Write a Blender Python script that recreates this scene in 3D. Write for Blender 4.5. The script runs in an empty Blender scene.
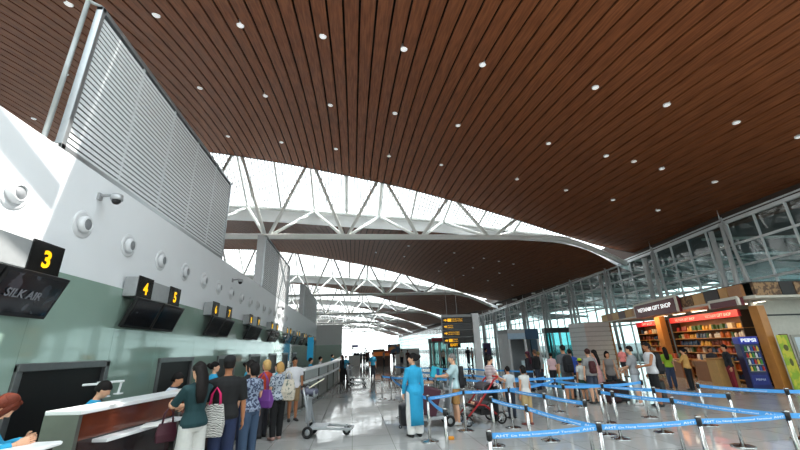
import bpy, bmesh, math, random
import numpy as np
from mathutils import Vector, Matrix, Euler
random.seed(7)
S = bpy.context.scene
COL = S.collection
PI = math.pi
V = Vector

# ------------------------------------------------------------ camera
FP, VPX, VPY, ROLL, CH = 362.0, 353.0, 350.0, 0.035, 1.75
d1 = V((VPX-400, -(VPY-225), FP)).normalized()          # world +y in camera axes (right, up, forward)
zw = V((1, ROLL, 0)).cross(d1).normalized()
if zw.y < 0: zw = -zw
xw = d1.cross(zw)
if xw.x < 0: xw = -xw
def ray(px, py):
    c = V((px-400, -(py-225), FP)); return V((xw.dot(c), d1.dot(c), zw.dot(c)))
def atz(px, py, z=0.0):
    r = ray(px, py); t = (z-CH)/r.z; return V((r.x*t, r.y*t, z))
def aty(px, py, y):
    r = ray(px, py); t = y/r.y; return V((r.x*t, y, CH+r.z*t))
cam = bpy.data.cameras.new('camera'); camo = bpy.data.objects.new('camera', cam); COL.objects.link(camo)
cam.sensor_width = 36; cam.lens = FP*36/800; cam.clip_end = 1000; cam.clip_start = 0.05
right = V((xw.x, d1.x, zw.x)); up = V((xw.y, d1.y, zw.y)); fwd = V((xw.z, d1.z, zw.z))
m = Matrix((right, up, -fwd)).transposed().to_4x4(); m.translation = V((0, 0, CH))
camo.matrix_world = m; S.camera = camo
S.view_settings.view_transform = 'Standard'; S.view_settings.look = 'None'
S.view_settings.gamma = 1; S.view_settings.use_curve_mapping = False
S.view_settings.exposure = -0.15

# ------------------------------------------------------------ materials
def lin(h):
    h = h.lstrip('#'); o = []
    for i in (0, 2, 4):
        c = int(h[i:i+2], 16)/255; o.append(c/12.92 if c <= .04045 else ((c+.055)/1.055)**2.4)
    return (*o, 1)
MATS = {}
def mat(hexc, rough=.6, metal=0, noise=.12, scale=8, emit=0, bump=0, coat=0, spec=.5, trans=0, alpha=1):
    key = (hexc, rough, metal, noise, scale, emit, bump, coat, spec, trans, alpha)
    if key in MATS: return MATS[key]
    m = bpy.data.materials.new('material_%d' % len(MATS)); m.use_nodes = True
    nt = m.node_tree; b = nt.nodes['Principled BSDF']; c = lin(hexc)
    b.inputs['Roughness'].default_value = rough; b.inputs['Metallic'].default_value = metal
    b.inputs['Coat Weight'].default_value = coat; b.inputs['Specular IOR Level'].default_value = spec
    b.inputs['Transmission Weight'].default_value = trans; b.inputs['Alpha'].default_value = alpha
    tc = nt.nodes.new('ShaderNodeTexCoord'); n = nt.nodes.new('ShaderNodeTexNoise'); n.inputs['Scale'].default_value = scale
    nt.links.new(tc.outputs['Object'], n.inputs['Vector'])
    if noise > 0:
        mx = nt.nodes.new('ShaderNodeMix'); mx.data_type = 'RGBA'
        mx.inputs[6].default_value = tuple(v*(1-noise) for v in c[:3])+(1,); mx.inputs[7].default_value = tuple(min(1, v*(1+noise)) for v in c[:3])+(1,)
        nt.links.new(n.outputs['Fac'], mx.inputs[0]); nt.links.new(mx.outputs[2], b.inputs['Base Color'])
    else: b.inputs['Base Color'].default_value = c
    if emit:
        b.inputs['Emission Color'].default_value = c; b.inputs['Emission Strength'].default_value = emit
    if bump:
        bp = nt.nodes.new('ShaderNodeBump'); bp.inputs['Strength'].default_value = bump; nt.links.new(n.outputs['Fac'], bp.inputs['Height']); nt.links.new(bp.outputs[0], b.inputs['Normal'])
    m.diffuse_color = c; MATS[key] = m; return m
def patt(hexa, hexb, kind='wave', scale=30, rough=.8, thr=.5, dist=2):
    key = (hexa, hexb, kind, scale, thr, dist)
    if key in MATS: return MATS[key]
    m = bpy.data.materials.new('pattern_%d' % len(MATS)); m.use_nodes = True; nt = m.node_tree; b = nt.nodes['Principled BSDF']
    b.inputs['Roughness'].default_value = rough
    tc = nt.nodes.new('ShaderNodeTexCoord')
    if kind == 'wave':
        t = nt.nodes.new('ShaderNodeTexWave'); t.bands_direction = 'Z'; t.inputs['Distortion'].default_value = dist; out = t.outputs['Fac']
    elif kind == 'voronoi':
        t = nt.nodes.new('ShaderNodeTexVoronoi'); out = t.outputs['Distance']
    else:
        t = nt.nodes.new('ShaderNodeTexNoise'); out = t.outputs['Fac']
    t.inputs['Scale'].default_value = scale; nt.links.new(tc.outputs['Object'], t.inputs['Vector'])
    r = nt.nodes.new('ShaderNodeValToRGB'); r.color_ramp.elements[0].position = thr-.04; r.color_ramp.elements[1].position = thr+.04
    r.color_ramp.elements[0].color = lin(hexa); r.color_ramp.elements[1].color = lin(hexb)
    nt.links.new(out, r.inputs['Fac']); nt.links.new(r.outputs['Color'], b.inputs['Base Color'])
    MATS[key] = m; return m
def glass_mat(name, hexc, mixf, rough=.02, haze=None):
    """thin pane: mostly see-through with a mirror reflection; haze = share of diffuse tint"""
    m = bpy.data.materials.new(name); m.use_nodes = True; nt = m.node_tree; nt.nodes.remove(nt.nodes['Principled BSDF'])
    tr = nt.nodes.new('ShaderNodeBsdfTransparent'); tr.inputs[0].default_value = lin(hexc)
    gl = nt.nodes.new('ShaderNodeBsdfGlossy'); gl.inputs['Roughness'].default_value = rough
    fr = nt.nodes.new('ShaderNodeLayerWeight'); pw = nt.nodes.new('ShaderNodeMath'); pw.operation = 'POWER'; pw.inputs[1].default_value = 5
    ma = nt.nodes.new('ShaderNodeMath'); ma.operation = 'ADD'; ma.use_clamp = True; ma.inputs[1].default_value = mixf
    nt.links.new(fr.outputs['Facing'], pw.inputs[0]); nt.links.new(pw.outputs[0], ma.inputs[0])
    base = tr.outputs[0]
    if haze:
        df = nt.nodes.new('ShaderNodeBsdfDiffuse'); df.inputs[0].default_value = lin(haze[0]); m2 = nt.nodes.new('ShaderNodeMixShader'); m2.inputs[0].default_value = haze[1]
        nt.links.new(tr.outputs[0], m2.inputs[1]); nt.links.new(df.outputs[0], m2.inputs[2]); base = m2.outputs[0]
    mx = nt.nodes.new('ShaderNodeMixShader'); nt.links.new(ma.outputs[0], mx.inputs[0]); nt.links.new(base, mx.inputs[1]); nt.links.new(gl.outputs[0], mx.inputs[2])
    nt.links.new(mx.outputs[0], nt.nodes['Material Output'].inputs[0]); return m
WHITE = mat('#eceeee', .5, noise=.03); STEELW = mat('#eef1ee', .4, noise=.04); CHROME = mat('#c4c4c2', .22, 1, noise=.05)
BLACK = mat('#0c0c0e', .35, noise=.1); GREYM = mat('#8f9293', .4, .6, noise=.06); RUBBER = mat('#141414', .7)
ALU = mat('#b9bcbd', .35, .7, noise=.05)

# ------------------------------------------------------------ mesh helpers
class MB:
    def __init__(s): s.v = []; s.f = []; s.mi = []; s.cur = 0
    def add(s, vs, fs):
        o = len(s.v); s.v += [tuple(p) for p in vs]; s.f += [tuple(i+o for i in f) for f in fs]; s.mi += [s.cur]*len(fs); return s
    def box(s, x0, x1, y0, y1, z0, z1, M=None):
        vs = [V((x, y, z)) for z in (z0, z1) for y in (y0, y1) for x in (x0, x1)]
        if M is not None: vs = [M @ p for p in vs]
        return s.add(vs, [(0, 2, 3, 1), (4, 5, 7, 6), (0, 1, 5, 4), (2, 6, 7, 3), (0, 4, 6, 2), (1, 3, 7, 5)])
    def loft(s, rings, cap=True):
        n = len(rings[0]); vs = [p for r in rings for p in r]; fs = []
        for k in range(len(rings)-1):
            for i in range(n): j = (i+1) % n; fs.append((k*n+i, k*n+j, (k+1)*n+j, (k+1)*n+i))
        if cap: fs.append(tuple(range(n))[::-1]); fs.append(tuple(range((len(rings)-1)*n, len(rings)*n)))
        return s.add(vs, fs)
    def path(s, pts, rad, n=8, flat=None):
        pts = [V(p) for p in pts]; rings = []; u = None
        if not hasattr(rad, '__len__'): rad = [rad]*len(pts)
        for i, p in enumerate(pts):
            t = (pts[min(i+1, len(pts)-1)]-pts[max(i-1, 0)]).normalized()
            if u is None: u = t.orthogonal().normalized() if abs(t.z) > .9 else V((0, 0, 1)).cross(t).normalized()
            u = (u-t*u.dot(t)).normalized(); w = t.cross(u)
            r = rad[i]; rx, ry = r if hasattr(r, '__len__') else (r, r)
            rings.append([p+u*(rx*math.cos(a))+w*(ry*math.sin(a)) for a in (2*PI*k/n for k in range(n))])
        return s.loft(rings)
    def tube(s, a, b, r, n=8, r2=None): return s.path([a, b], [r, r if r2 is None else r2], n)
    def bar(s, a, b, w, h, upv=(0, 0, 1)):
        a, b = V(a), V(b); t = (b-a).normalized(); u = t.cross(V(upv)).normalized(); w2 = u.cross(t)
        return s.loft([[p+u*(i*w/2)+w2*(j*h/2) for i, j in ((-1, -1), (1, -1), (1, 1), (-1, 1))] for p in (a, b)])
    def ell(s, c, r, n=12, m=8, M=None):
        c = V(c); rings = []
        for k in range(m+1):
            a = -PI/2+PI*max(.04, min(m-.04, k))/m
            ring = [V((r[0]*math.cos(a)*math.cos(2*PI*i/n), r[1]*math.cos(a)*math.sin(2*PI*i/n), r[2]*math.sin(a))) for i in range(n)]
            rings.append([c+(M @ p if M is not None else p) for p in ring])
        return s.loft(rings)
    def lathe(s, prof, n=16, c=(0, 0, 0)):
        c = V(c); return s.loft([[c+V((r*math.cos(2*PI*i/n), r*math.sin(2*PI*i/n), z)) for i in range(n)] for r, z in prof])
    def quad(s, a, b, c, d): return s.add([a, b, c, d], [(0, 1, 2, 3)])
    def prism(s, poly, off):
        off = V(off); return s.loft([[V(p) for p in poly], [V(p)+off for p in poly]])
    def torus(s, c, R, r, axis='x', n=20, m=8, a0=0, a1=2*PI):
        c = V(c); closed = abs(a1-a0-2*PI) < 1e-4; K = n+1
        rings = []
        for k in range(K):
            a = a0+(a1-a0)*k/n; ca, sa = math.cos(a), math.sin(a); ring = []
            for i in range(m):
                b = 2*PI*i/m; rr = R+r*math.cos(b); h = r*math.sin(b)
                p = {'x': V((h, rr*ca, rr*sa)), 'y': V((rr*ca, h, rr*sa)), 'z': V((rr*ca, rr*sa, h))}[axis]; ring.append(c+p)
            rings.append(ring)
        return s.loft(rings, cap=not closed)
    def mesh(s, name, smooth):
        me = bpy.data.meshes.new(name); me.from_pydata(s.v, [], s.f); bm = bmesh.new(); bm.from_mesh(me)
        bmesh.ops.recalc_face_normals(bm, faces=bm.faces); bm.to_mesh(me); bm.free()
        me.polygons.foreach_set('material_index', s.mi)
        if smooth: me.polygons.foreach_set('use_smooth', [True]*len(me.polygons))
        return me
    def build(s, name, mats, parent=None, smooth=False, bevel=0, loc=None, rz=0):
        me = s.mesh(name, smooth); o = bpy.data.objects.new(name, me); COL.objects.link(o)
        for mm in (mats if isinstance(mats, (list, tuple)) else [mats]): me.materials.append(mm)
        if parent: o.parent = parent
        if loc is not None: o.location = loc
        o.rotation_euler.z = rz
        if bevel:
            b = o.modifiers.new('bevel', 'BEVEL'); b.width = bevel; b.segments = 2; b.limit_method = 'ANGLE'
        return o
def thing(name, label, cat, loc=(0, 0, 0), rz=0, group=None):
    o = bpy.data.objects.new(name, None); o.empty_display_size = .2; COL.objects.link(o); o.location = loc; o.rotation_euler.z = rz
    return tag(o, label, cat, group)
def tag(o, label, cat, group=None):
    o['label'] = label; o['category'] = cat
    if group: o['group'] = group
    return o
def struct(o): o['kind'] = 'structure'; return o
def dup(root, loc=None, label=None):
    r = root.copy(); COL.objects.link(r)
    if loc is not None: r.location = loc
    if label: r['label'] = label
    for ch in list(root.children):
        c = ch.copy(); COL.objects.link(c); c.parent = r
        for g in ch.children:
            d = g.copy(); COL.objects.link(d); d.parent = c
    return r
def text_obj(name, body, size, mt, parent, M, width=None, bold=0.0, height=None, label=None):
    cu = bpy.data.curves.new(name, 'FONT'); cu.body = body; cu.size = size; cu.align_x = 'CENTER'; cu.align_y = 'CENTER'; cu.offset = bold; cu.resolution_u = 3; cu.extrude = .002
    t = bpy.data.objects.new('tmp', cu); COL.objects.link(t); bpy.context.view_layer.update()
    me = bpy.data.meshes.new_from_object(t.evaluated_get(bpy.context.evaluated_depsgraph_get())); bpy.data.objects.remove(t); me.name = name
    xs = [v.co.x for v in me.vertices]; ys = [v.co.y for v in me.vertices]
    sx = width/(max(xs)-min(xs)) if width else 1; sy = height/(max(ys)-min(ys)) if height else (sx if width else 1)
    cx, cy = (max(xs)+min(xs))/2, (max(ys)+min(ys))/2
    me.transform(M @ Matrix.Diagonal((sx, sy, 1, 1)) @ Matrix.Translation((-cx, -cy, 0)))
    me.materials.clear(); me.materials.append(mt)
    o = bpy.data.objects.new(name, me); COL.objects.link(o); o.parent = parent
    if label: o['label'] = label
    return o
def frame_M(origin, xdir, ydir):
    x = V(xdir).normalized(); y = V(ydir).normalized(); z = x.cross(y).normalized(); y = z.cross(x)
    M = Matrix((x, y, z)).transposed().to_4x4(); M.translation = V(origin); return M
ORD = ['nearest', 'second', 'third', 'fourth', 'fifth', 'sixth', 'seventh', 'eighth', 'ninth', 'tenth', 'eleventh', 'twelfth', 'thirteenth', 'fourteenth', 'fifteenth', 'sixteenth', 'seventeenth', 'eighteenth']

# ------------------------------------------------------------ floor & ground
def floor_mat():
    m = bpy.data.materials.new('polished_granite'); m.use_nodes = True; nt = m.node_tree; b = nt.nodes['Principled BSDF']
    tc = nt.nodes.new('ShaderNodeTexCoord'); br = nt.nodes.new('ShaderNodeTexBrick'); br.offset = 0
    br.inputs['Color1'].default_value = lin('#c9c9c6'); br.inputs['Color2'].default_value = lin('#c0c1be'); br.inputs['Mortar'].default_value = lin('#93938f')
    br.inputs['Scale'].default_value = 1; br.inputs['Mortar Size'].default_value = .006; br.inputs['Brick Width'].default_value = .8; br.inputs['Row Height'].default_value = .8
    nt.links.new(tc.outputs['Object'], br.inputs['Vector'])
    n = nt.nodes.new('ShaderNodeTexNoise'); n.inputs['Scale'].default_value = 60; n.inputs['Detail'].default_value = 4; nt.links.new(tc.outputs['Object'], n.inputs['Vector'])
    mx = nt.nodes.new('ShaderNodeMix'); mx.data_type = 'RGBA'; mx.blend_type = 'MULTIPLY'; mx.inputs[0].default_value = .35
    nt.links.new(br.outputs['Color'], mx.inputs[6]); nt.links.new(n.outputs['Fac'], mx.inputs[7]); nt.links.new(mx.outputs[2], b.inputs['Base Color'])
    n2 = nt.nodes.new('ShaderNodeTexNoise'); n2.inputs['Scale'].default_value = 1.2; nt.links.new(tc.outputs['Object'], n2.inputs['Vector'])
    bp = nt.nodes.new('ShaderNodeBump'); bp.inputs['Strength'].default_value = .02; bp.inputs['Distance'].default_value = .3; nt.links.new(n2.outputs['Fac'], bp.inputs['Height']); nt.links.new(bp.outputs[0], b.inputs['Normal'])
    b.inputs['Roughness'].default_value = .07; b.inputs['Specular IOR Level'].default_value = .65
    return m
struct(MB().box(-30, 24, -6, 200, -.2, 0).build('floor', floor_mat()))
struct(MB().box(-120, 200, -60, 300, -.4, -.22).build('ground', mat('#55585a', .9)))

# ------------------------------------------------------------ roof profile
AX = [(-34, 15.6), (-22, 16.4), (-14, 16.25), (-9.9, 15.85), (-5.1, 15.15), (-1.2, 14.4), (3.5, 13.45), (8.1, 12.2), (12.7, 10.8), (16.4, 9.55), (19.5, 8.6), (22.2, 8.1), (25, 7.7)]
BX = [(-34, 13.0), (-14, 13.15), (-9.8, 13.1), (-6, 12.9), (-.8, 12.5), (5, 12.05), (7.5, 11.7), (12, 10.6), (16.4, 9.45), (19, 8.6), (22, 7.6), (25, 7.0)]
GX = [(-34, 4.2), (0, 4.0), (7, 3.5), (12, 2.2), (16.5, .35), (19, .35), (21, 1.6), (23, 2.0), (25, 2.0)]
def itp(T, x):
    s = 0
    for k in range(-2, 3): s += np.interp(x+k*.7, [a for a, _ in T], [b for _, b in T])
    return float(s/5)
def HA(x): return itp(AX, x)
def HB(x): return itp(BX, x)
def GP(x): return itp(GX, x)
def FH(x): return float(np.interp(x, [-10, 5, 12, 16, 25], [1.0, .9, .6, .3, .3]))
YM = [4.0, 25.0, 54.0, 83.0, 112.0]; YS = [-3.5, 25.0, 54.0, 83.0]      # far edge of each roof bay; arches
def zc(x, y, y0, y1):                       # ceiling height in the bay from arch y0 to arch y1
    ya = y0+GP(x)+.05; t = max(0, min(1, (y-ya)/(y1-ya))); s = 1-(1-t)**2
    return (HB(x)-FH(x))*(1-s)+HA(x)*s
def wood_mat():
    m = bpy.data.materials.new('ceiling_wood'); m.use_nodes = True; nt = m.node_tree; b = nt.nodes['Principled BSDF']
    tc = nt.nodes.new('ShaderNodeTexCoord'); mp = nt.nodes.new('ShaderNodeMapping'); mp.inputs['Scale'].default_value = (6, .35, 1)
    n = nt.nodes.new('ShaderNodeTexNoise'); n.inputs['Scale'].default_value = 3; nt.links.new(tc.outputs['Object'], mp.inputs[0]); nt.links.new(mp.outputs[0], n.inputs['Vector'])
    r = nt.nodes.new('ShaderNodeValToRGB'); r.color_ramp.elements[0].color = lin('#6e3d22'); r.color_ramp.elements[1].color = lin('#8b5332'); r.color_ramp.elements[0].position = .35; r.color_ramp.elements[1].position = .65
    nt.links.new(n.outputs['Fac'], r.inputs[0]); nt.links.new(r.outputs[0], b.inputs['Base Color']); b.inputs['Roughness'].default_value = .5; b.inputs['Specular IOR Level'].default_value = .3
    return m
WOODC = wood_mat(); VOID = mat('#0a0807', .9, noise=0)
X0, X1, PITCH = -30.0, 22.6, .52
def ceiling(y0, y1, yend=None):
    mb = MB(); bk = MB(); n = int((X1-X0)/PITCH); NY = 14
    def ys(x):
        ya = y0+GP(x)+.05; yb = y1 if yend is None else yend; return [ya+(yb-ya)*k/NY for k in range(NY+1)]
    for i in range(n):
        xa = X0+i*PITCH; xb = xa+PITCH*.86
        rings = []
        for a, b in zip(ys(xa), ys(xb)):
            za, zb = zc(xa, a, y0, y1), zc(xb, b, y0, y1)
            rings.append([V((xa, a, za)), V((xb, b, zb)), V((xb, b, zb+.06)), V((xa, a, za+.06))])
        mb.loft(rings)
    xsn = [X0+(X1-X0)*k/40 for k in range(41)]; vs = []
    for x in xsn:
        for y in ys(x): vs.append(V((x, y, zc(x, y, y0, y1)+.22)))
    W = NY+1; fs = [(i*W+j, (i+1)*W+j, (i+1)*W+j+1, i*W+j+1) for i in range(40) for j in range(NY)]
    bk.add(vs, fs)
    c = struct(mb.build('ceiling', WOODC)); bk.build('ceiling_backing', VOID, c, smooth=True)
    return c
YARCH = [3.2, 25.0, 54.0, 83.0, 112.0, 141.0, 170.0, 199.0]
for k in range(7): ceiling(YARCH[k], YARCH[k+1])

# skylights, fascias, trusses
xs_sky = [-30+(.25*k) for k in range(int(47/.25)+1)]
LOUV = mat('#eef0f0', .6, noise=.02)
for k, Y in enumerate(YARCH[:7]):
    # glazing frame of purlins and louver blades spanning from the front arch to the rear one
    pr = MB(); lv = MB()
    x = -30.0
    while x < 16.6:
        a = V((x, Y+.1, HA(x)+.15)); b = V((x, Y+GP(x), HB(x)+.1))
        if -1.6 < x < 4.6 and k == 1:  # blades thinned here so the sun reaches the left wall
            lv.prism([a+V((-.045, 0, 0)), b+V((-.045, 0, 0)), b+V((-.045, 0, .015)), a+V((-.045, 0, .015))], (.09, 0, 0))
        elif -.4 < x < 4.6 and k == 0:  # first bay is out of view: gap and bars shaped to stripe the sun
            if int((x+.41)/.25) % 4 == 0: lv.prism([a+V((-.14, 0, 0)), b+V((-.14, 0, 0)), b+V((-.14, 0, .16)), a+V((-.14, 0, .16))], (.28, 0, 0))
        else:
            hw = .1 if k == 0 else .045  # blades widened in the unseen first bay to darken the ceiling
            lv.prism([a+V((-hw, 0, 0)), b+V((-hw, 0, 0)), b+V((-hw, 0, .1)), a+V((-hw, 0, .1))], (hw*2, 0, 0))
        x += .25
    struct(lv.build('ceiling_louver', LOUV))
    # rear fascia: white curved panel under the rear arch
    fa = MB(); r = []
    n = 60
    for i in range(n+1):
        x = -30+i*(52.6/n); y = Y+GP(x)+.02; z1 = HB(x)+.1; z0 = HB(x)-FH(x)-.04
        r.append([V((x, y, z0)), V((x, y+.06, z0)), V((x, y+.06, z1)), V((x, y, z1))])
    fa.loft(r); struct(fa.build('trim_1', WHITE, smooth=False))
    ed = MB(); r = []
    for i in range(n+1):
        x = -30+i*(52.6/n); z = HA(x); r.append([V((x, Y, z-.03)), V((x, Y+.07, z-.03)), V((x, Y+.07, z+.4)), V((x, Y, z+.4))])
    ed.loft(r); struct(ed.build('trim_2', GREYM))
    if k == 0: continue
    T = thing('roof_truss', 'white steel tube arch truss under the %s glazed roof gap counted from the camera' % ['', 'nearest', 'second', 'third', 'fourth', 'fifth', 'sixth'][k], 'roof truss', (0, Y, 0), 0, 'white roof trusses across the hall')
    def L(p): return V(p)-V((0, Y, 0))
    ch = MB(); pts = []
    zch = 9.42
    xs = list(np.arange(-29, 15.6, 2.0))+[16, 17, 18, 19, 20, 20.8]
    for x in xs:
        z = zch if x <= 15.4 else zch-(x-15.4)**1.35*.215
        pts.append(L((x, Y, z)))
    ch.path(pts, [.2]*len(pts), 12); ch.build('bottom_chord', STEELW, T, smooth=True)
    fr = MB(); fr.path([L((x, Y+.15, HA(x)+.2)) for x in np.linspace(-30, 16.8, 30)], .11, 10); fr.build('front_arch', STEELW, T, smooth=True)
    re = MB(); re.path([L((x, Y+GP(x)-.2, HB(x)+.05)) for x in np.linspace(-30, 16.8, 30)], .16, 10); re.build('rear_arch', STEELW, T, smooth=True)
    bx = [-27.6, -22.2, -16.8, -11.4, -6.0, -.6, 4.8, 10.2]
    for i, x in enumerate(bx):
        for s in (-1, 1):
            tx = x+s*2.35
            if HA(tx)-zch > .8:
                b = MB(); b.tube(L((x+s*.12, Y, zch)), L((tx, Y+.15, HA(tx)+.15)), .125, 10); b.build('diagonal', STEELW, T, smooth=True)
            if HB(tx)-zch > .5:
                tz = x+s*2.6; b = MB(); b.tube(L((x+s*.12, Y, zch)), L((tz, Y+GP(tz)-.25, HB(tz))), .12, 10); b.build('rear_diagonal', STEELW, T, smooth=True)
        tx = x+2.7
        for px_ in (tx-2.7, tx):
            if px_ < 14:
                b = MB(); b.tube(L((px_, Y+.1, HA(px_)+.12)), L((px_, Y+GP(px_)-.1, HB(px_)+.1)), .1, 8); b.build('purlin', STEELW, T, smooth=True)

# downlights in the slatted ceiling
def bay(y):
    for k in range(3):
        if y < YARCH[k+1]: return YARCH[k], YARCH[k+1]
    return YARCH[3], YARCH[4]
def on_ceiling(px, py):
    r = ray(px, py)
    t = .01
    while t < 1:
        x, y, z = r.x*t, r.y*t, CH+r.z*t; b0, b1 = bay(y)
        if y > b0+GP(x) and z >= zc(x, y, b0, b1): return V((x, y, zc(x, y, b0, b1)))
        t += .0004
    return None
LAMP = mat('#ffffff', .4, noise=0, emit=.5)
l1 = [(138,5),(313,27),(481,48),(646,71),(400,175),(531,190),(661,208),(790,226),(131,147),(456,272),(563,284),(672,296),(778,311),(68,236),(808,97),(965,127),(1191,174),(1333,206),(1471,240),(916,249),(1097,285),(1212,309),(1268,322),(1323,334),(1429,361),(883,329),(1034,357),(1132,378),(1226,398),(1316,419),(1598,273)]
lights = [(a/2, b/2) for a, b in l1]
lights2 = [(360+a/5, 220+b/5) for a, b in [(80,162),(243,128),(222,182),(472,163),(430,213),(620,190),(695,206),(768,219),(565,237),(698,264),(518,276),(640,302),(762,324),(395,255)]]
proto = None
for j, (px, py) in enumerate(lights+lights2):
    p = on_ceiling(px, py)
    if p is None: continue
    near = j < len(lights)
    lb = 'small round white downlight set in the nearest brown slatted ceiling bay' if near else 'small round white downlight set in the second brown slatted ceiling bay'
    if proto is None:
        proto = thing('ceiling_downlight', lb, 'ceiling light', p, 0, 'downlights in the nearest ceiling bay')
        MB().lathe([(.11, -.03), (.135, -.025), (.135, .1), (.11, .1)], 16).build('trim_ring', WHITE, proto)
        MB().lathe([(.105, -.035), (.105, .0)], 16).build('lamp', LAMP, proto)
        o = proto
    else: o = dup(proto, p, lb)
    o['group'] = 'downlights in the nearest ceiling bay' if near else 'downlights in the second ceiling bay'

# ------------------------------------------------------------ left wall
WX = -5.0
struct(MB().box(WX-.35, WX, -6, 55, 0, 5.2).build('wall_left', mat('#e6e9ec', .45, noise=.02, scale=2)))
GREEN = mat('#8fa89c', .08, noise=.06, scale=1.5, coat=.6, spec=.8)
gp = MB()
g = MB()
y = 1.0
OPEN = [(6.4, 8.55), (10.6, 12.7), (14.9, 17.0), (19.3, 21.4), (23.7, 25.8), (28.1, 30.2), (32.5, 34.6)]
ys_ = [-6.0]
cuts = []
for a, b in OPEN: cuts += [(a, b)]
yy = -6.0
for a, b in cuts+[(55, 55)]:
    while yy < a-.01:
        e = min(yy+1.8, a); g.box(WX, WX+.04, yy+.004, e-.004, 0, 3.17); yy = e
    if b > a: g.box(WX, WX+.04, a, b, 1.7, 3.17); yy = b
struct(g.build('wall_left_glass_panel', GREEN))
# bag drop openings
for i, (a, b) in enumerate(OPEN):
    t = thing('baggage_opening', 'dark rectangular baggage opening with grey frame in left wall, %s from the camera' % ORD[i], 'opening', (WX, (a+b)/2, 0), 0, 'baggage openings behind the check-in desks')
    w = (b-a)/2
    f = MB(); f.box(.0, .08, -w, -w+.12, .3, 1.7).box(0, .1, w-.12, w, .3, 1.7).box(0, .1, -w, w, 1.6, 1.72); f.build('frame', mat('#77797a', .35, .7), t, bevel=.01)
    MB().box(.01, .03, -w+.1, w-.1, .3, 1.64).build('opening_shade', mat('#08090a', .5), t)  # near-black sheet on the solid wall paints the opening's unlit inside
    MB().box(.03, 1.2, -w+.15, w-.15, .1, .35).build('conveyor', mat('#15171a', .5), t, bevel=.02)
# end wall with low wing
struct(MB().box(-5.3, -1.5, 53, 53.3, 2.5, 5.2).build('wall_far', mat('#f2f4f5', .5, noise=.02)))
struct(MB().box(-5.3, -1.5, 52.95, 53.3, 0, 2.5).build('wall_far_glass_panel', mat('#c3d6cc', .2, noise=.04)))
# air nozzles
NOZ = None
jm = mat('#d6d8da', .4, noise=.02); jd = mat('#85888b', .5, noise=.02)
for i in range(17):
    y = 5.57+i*1.452
    lb = 'round white air nozzle set in the left wall, %s from the camera' % ORD[i]
    if NOZ is None:
        NOZ = thing('air_nozzle', lb, 'air nozzle', (WX-.01, y, 4.12), 0, 'round air nozzles along the left wall')
        o1 = MB(); R90 = Matrix.Rotation(PI/2, 4, 'Y')
        def lx(prof, n=20): mm = MB(); mm.loft([[R90 @ V((r*math.cos(2*PI*i/n), r*math.sin(2*PI*i/n), z)) for i in range(n)] for r, z in prof]); return mm
        lx([(.26, 0), (.26, .02), (.21, .035), (.18, .02), (.17, .02)]).build('flange', jm, NOZ, smooth=True)
        lx([(.15, .0), (.165, .07), (.12, .12), (.11, .12), (.105, .09)]).build('cup', jm, NOZ, smooth=True)
        lx([(.106, .05), (.106, .1)]).build('throat', jd, NOZ, smooth=True)
    else: dup(NOZ, (WX-.01, y, 4.12), lb)
# cctv cameras
for i, (y, z) in enumerate([(7.25, 4.78), (15.7, 4.65), (25.5, 4.6)]):
    t = thing('security_camera', 'small grey dome security camera on white wall arm, %s from the camera' % ORD[i], 'security camera', (WX-.01, y, z), 0, 'dome security cameras on the left wall')
    MB().box(0, .05, -.06, .06, -.07, .07).tube((.05, 0, .02), (.3, 0, .04), .03).build('bracket', mat('#9a9c9e', .4), t, bevel=.008)
    MB().lathe([(.02, .1), (.1, .09), (.11, 0), (.1, -.02)], 16, (.34, 0, -.05)).build('housing', mat('#b0b2b4', .3, .4), t, smooth=True)
    MB().ell((.34, 0, -.08), (.08, .08, .08)).build('dome', BLACK, t, smooth=True)

# louvered screens standing on the left wall
def screen(y0, y1, z1, lb, body, k):
    t = thing('louver_screen', lb, 'screen', (WX, y0, 5.2), 0, 'tall louvered screens standing on the left wall')
    L_ = y1-y0; H_ = z1-5.2
    f = MB(); w = .1
    f.box(-.12, .0, 0, w, 0, H_).box(-.12, 0, L_-w, L_, 0, H_).box(-.12, 0, 0, L_, 0, w).box(-.12, 0, 0, L_, H_-w, H_)
    f.build('frame', mat('#aeb3b6', .3, .7), t, bevel=.01)
    if k == 0:
        MB().tube((-.22, -.1, 0), (-.22, -.1, H_+.02), .04, 10).tube((-.22, -.1, H_), (-.05, .02, H_), .03).tube((-.22, -.1, .05), (-.05, .02, .05), .03).build('standpipe', mat('#9ba09f', .4, .5), t, smooth=True)
    else:
        MB().box(-.5, -.13, 0, .5, -.05, H_).build('end_panel', mat('#b4b7ba', .4, .3), t)
    s = MB(); n = int(H_/.112)
    for i in range(n):
        z = .12+i*(H_-.24)/n; z0_ = z
        s.box(-.036, -.03, w, L_-w, z-.03, z+.045)
    s.build('slats', body, t)
    nv = int(L_/1.4)
    for i in range(1, nv): yv = i*L_/nv; MB().box(-.06, -.038, yv-.03, yv+.03, .1, H_-.1).build('mullion', mat('#d3d8db', .4), t)
    MB().box(-.115, -.1, .05, L_-.05, .05, H_-.05).build('back_sheet', mat('#3c4145', .5), t)
screen(6.1, 14.3, 8.42, 'large grey louvered screen on top of left wall, nearest to the camera', mat('#dfe2e4', .45), 0)
screen(20.8, 29.3, 8.2, 'white louvered screen on top of left wall, second from the camera', mat('#e3e6e8', .5), 1)
screen(38.5, 52, 8.4, 'pale louvered screen at the far end of left wall', mat('#d5d8da', .5), 1)

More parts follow.
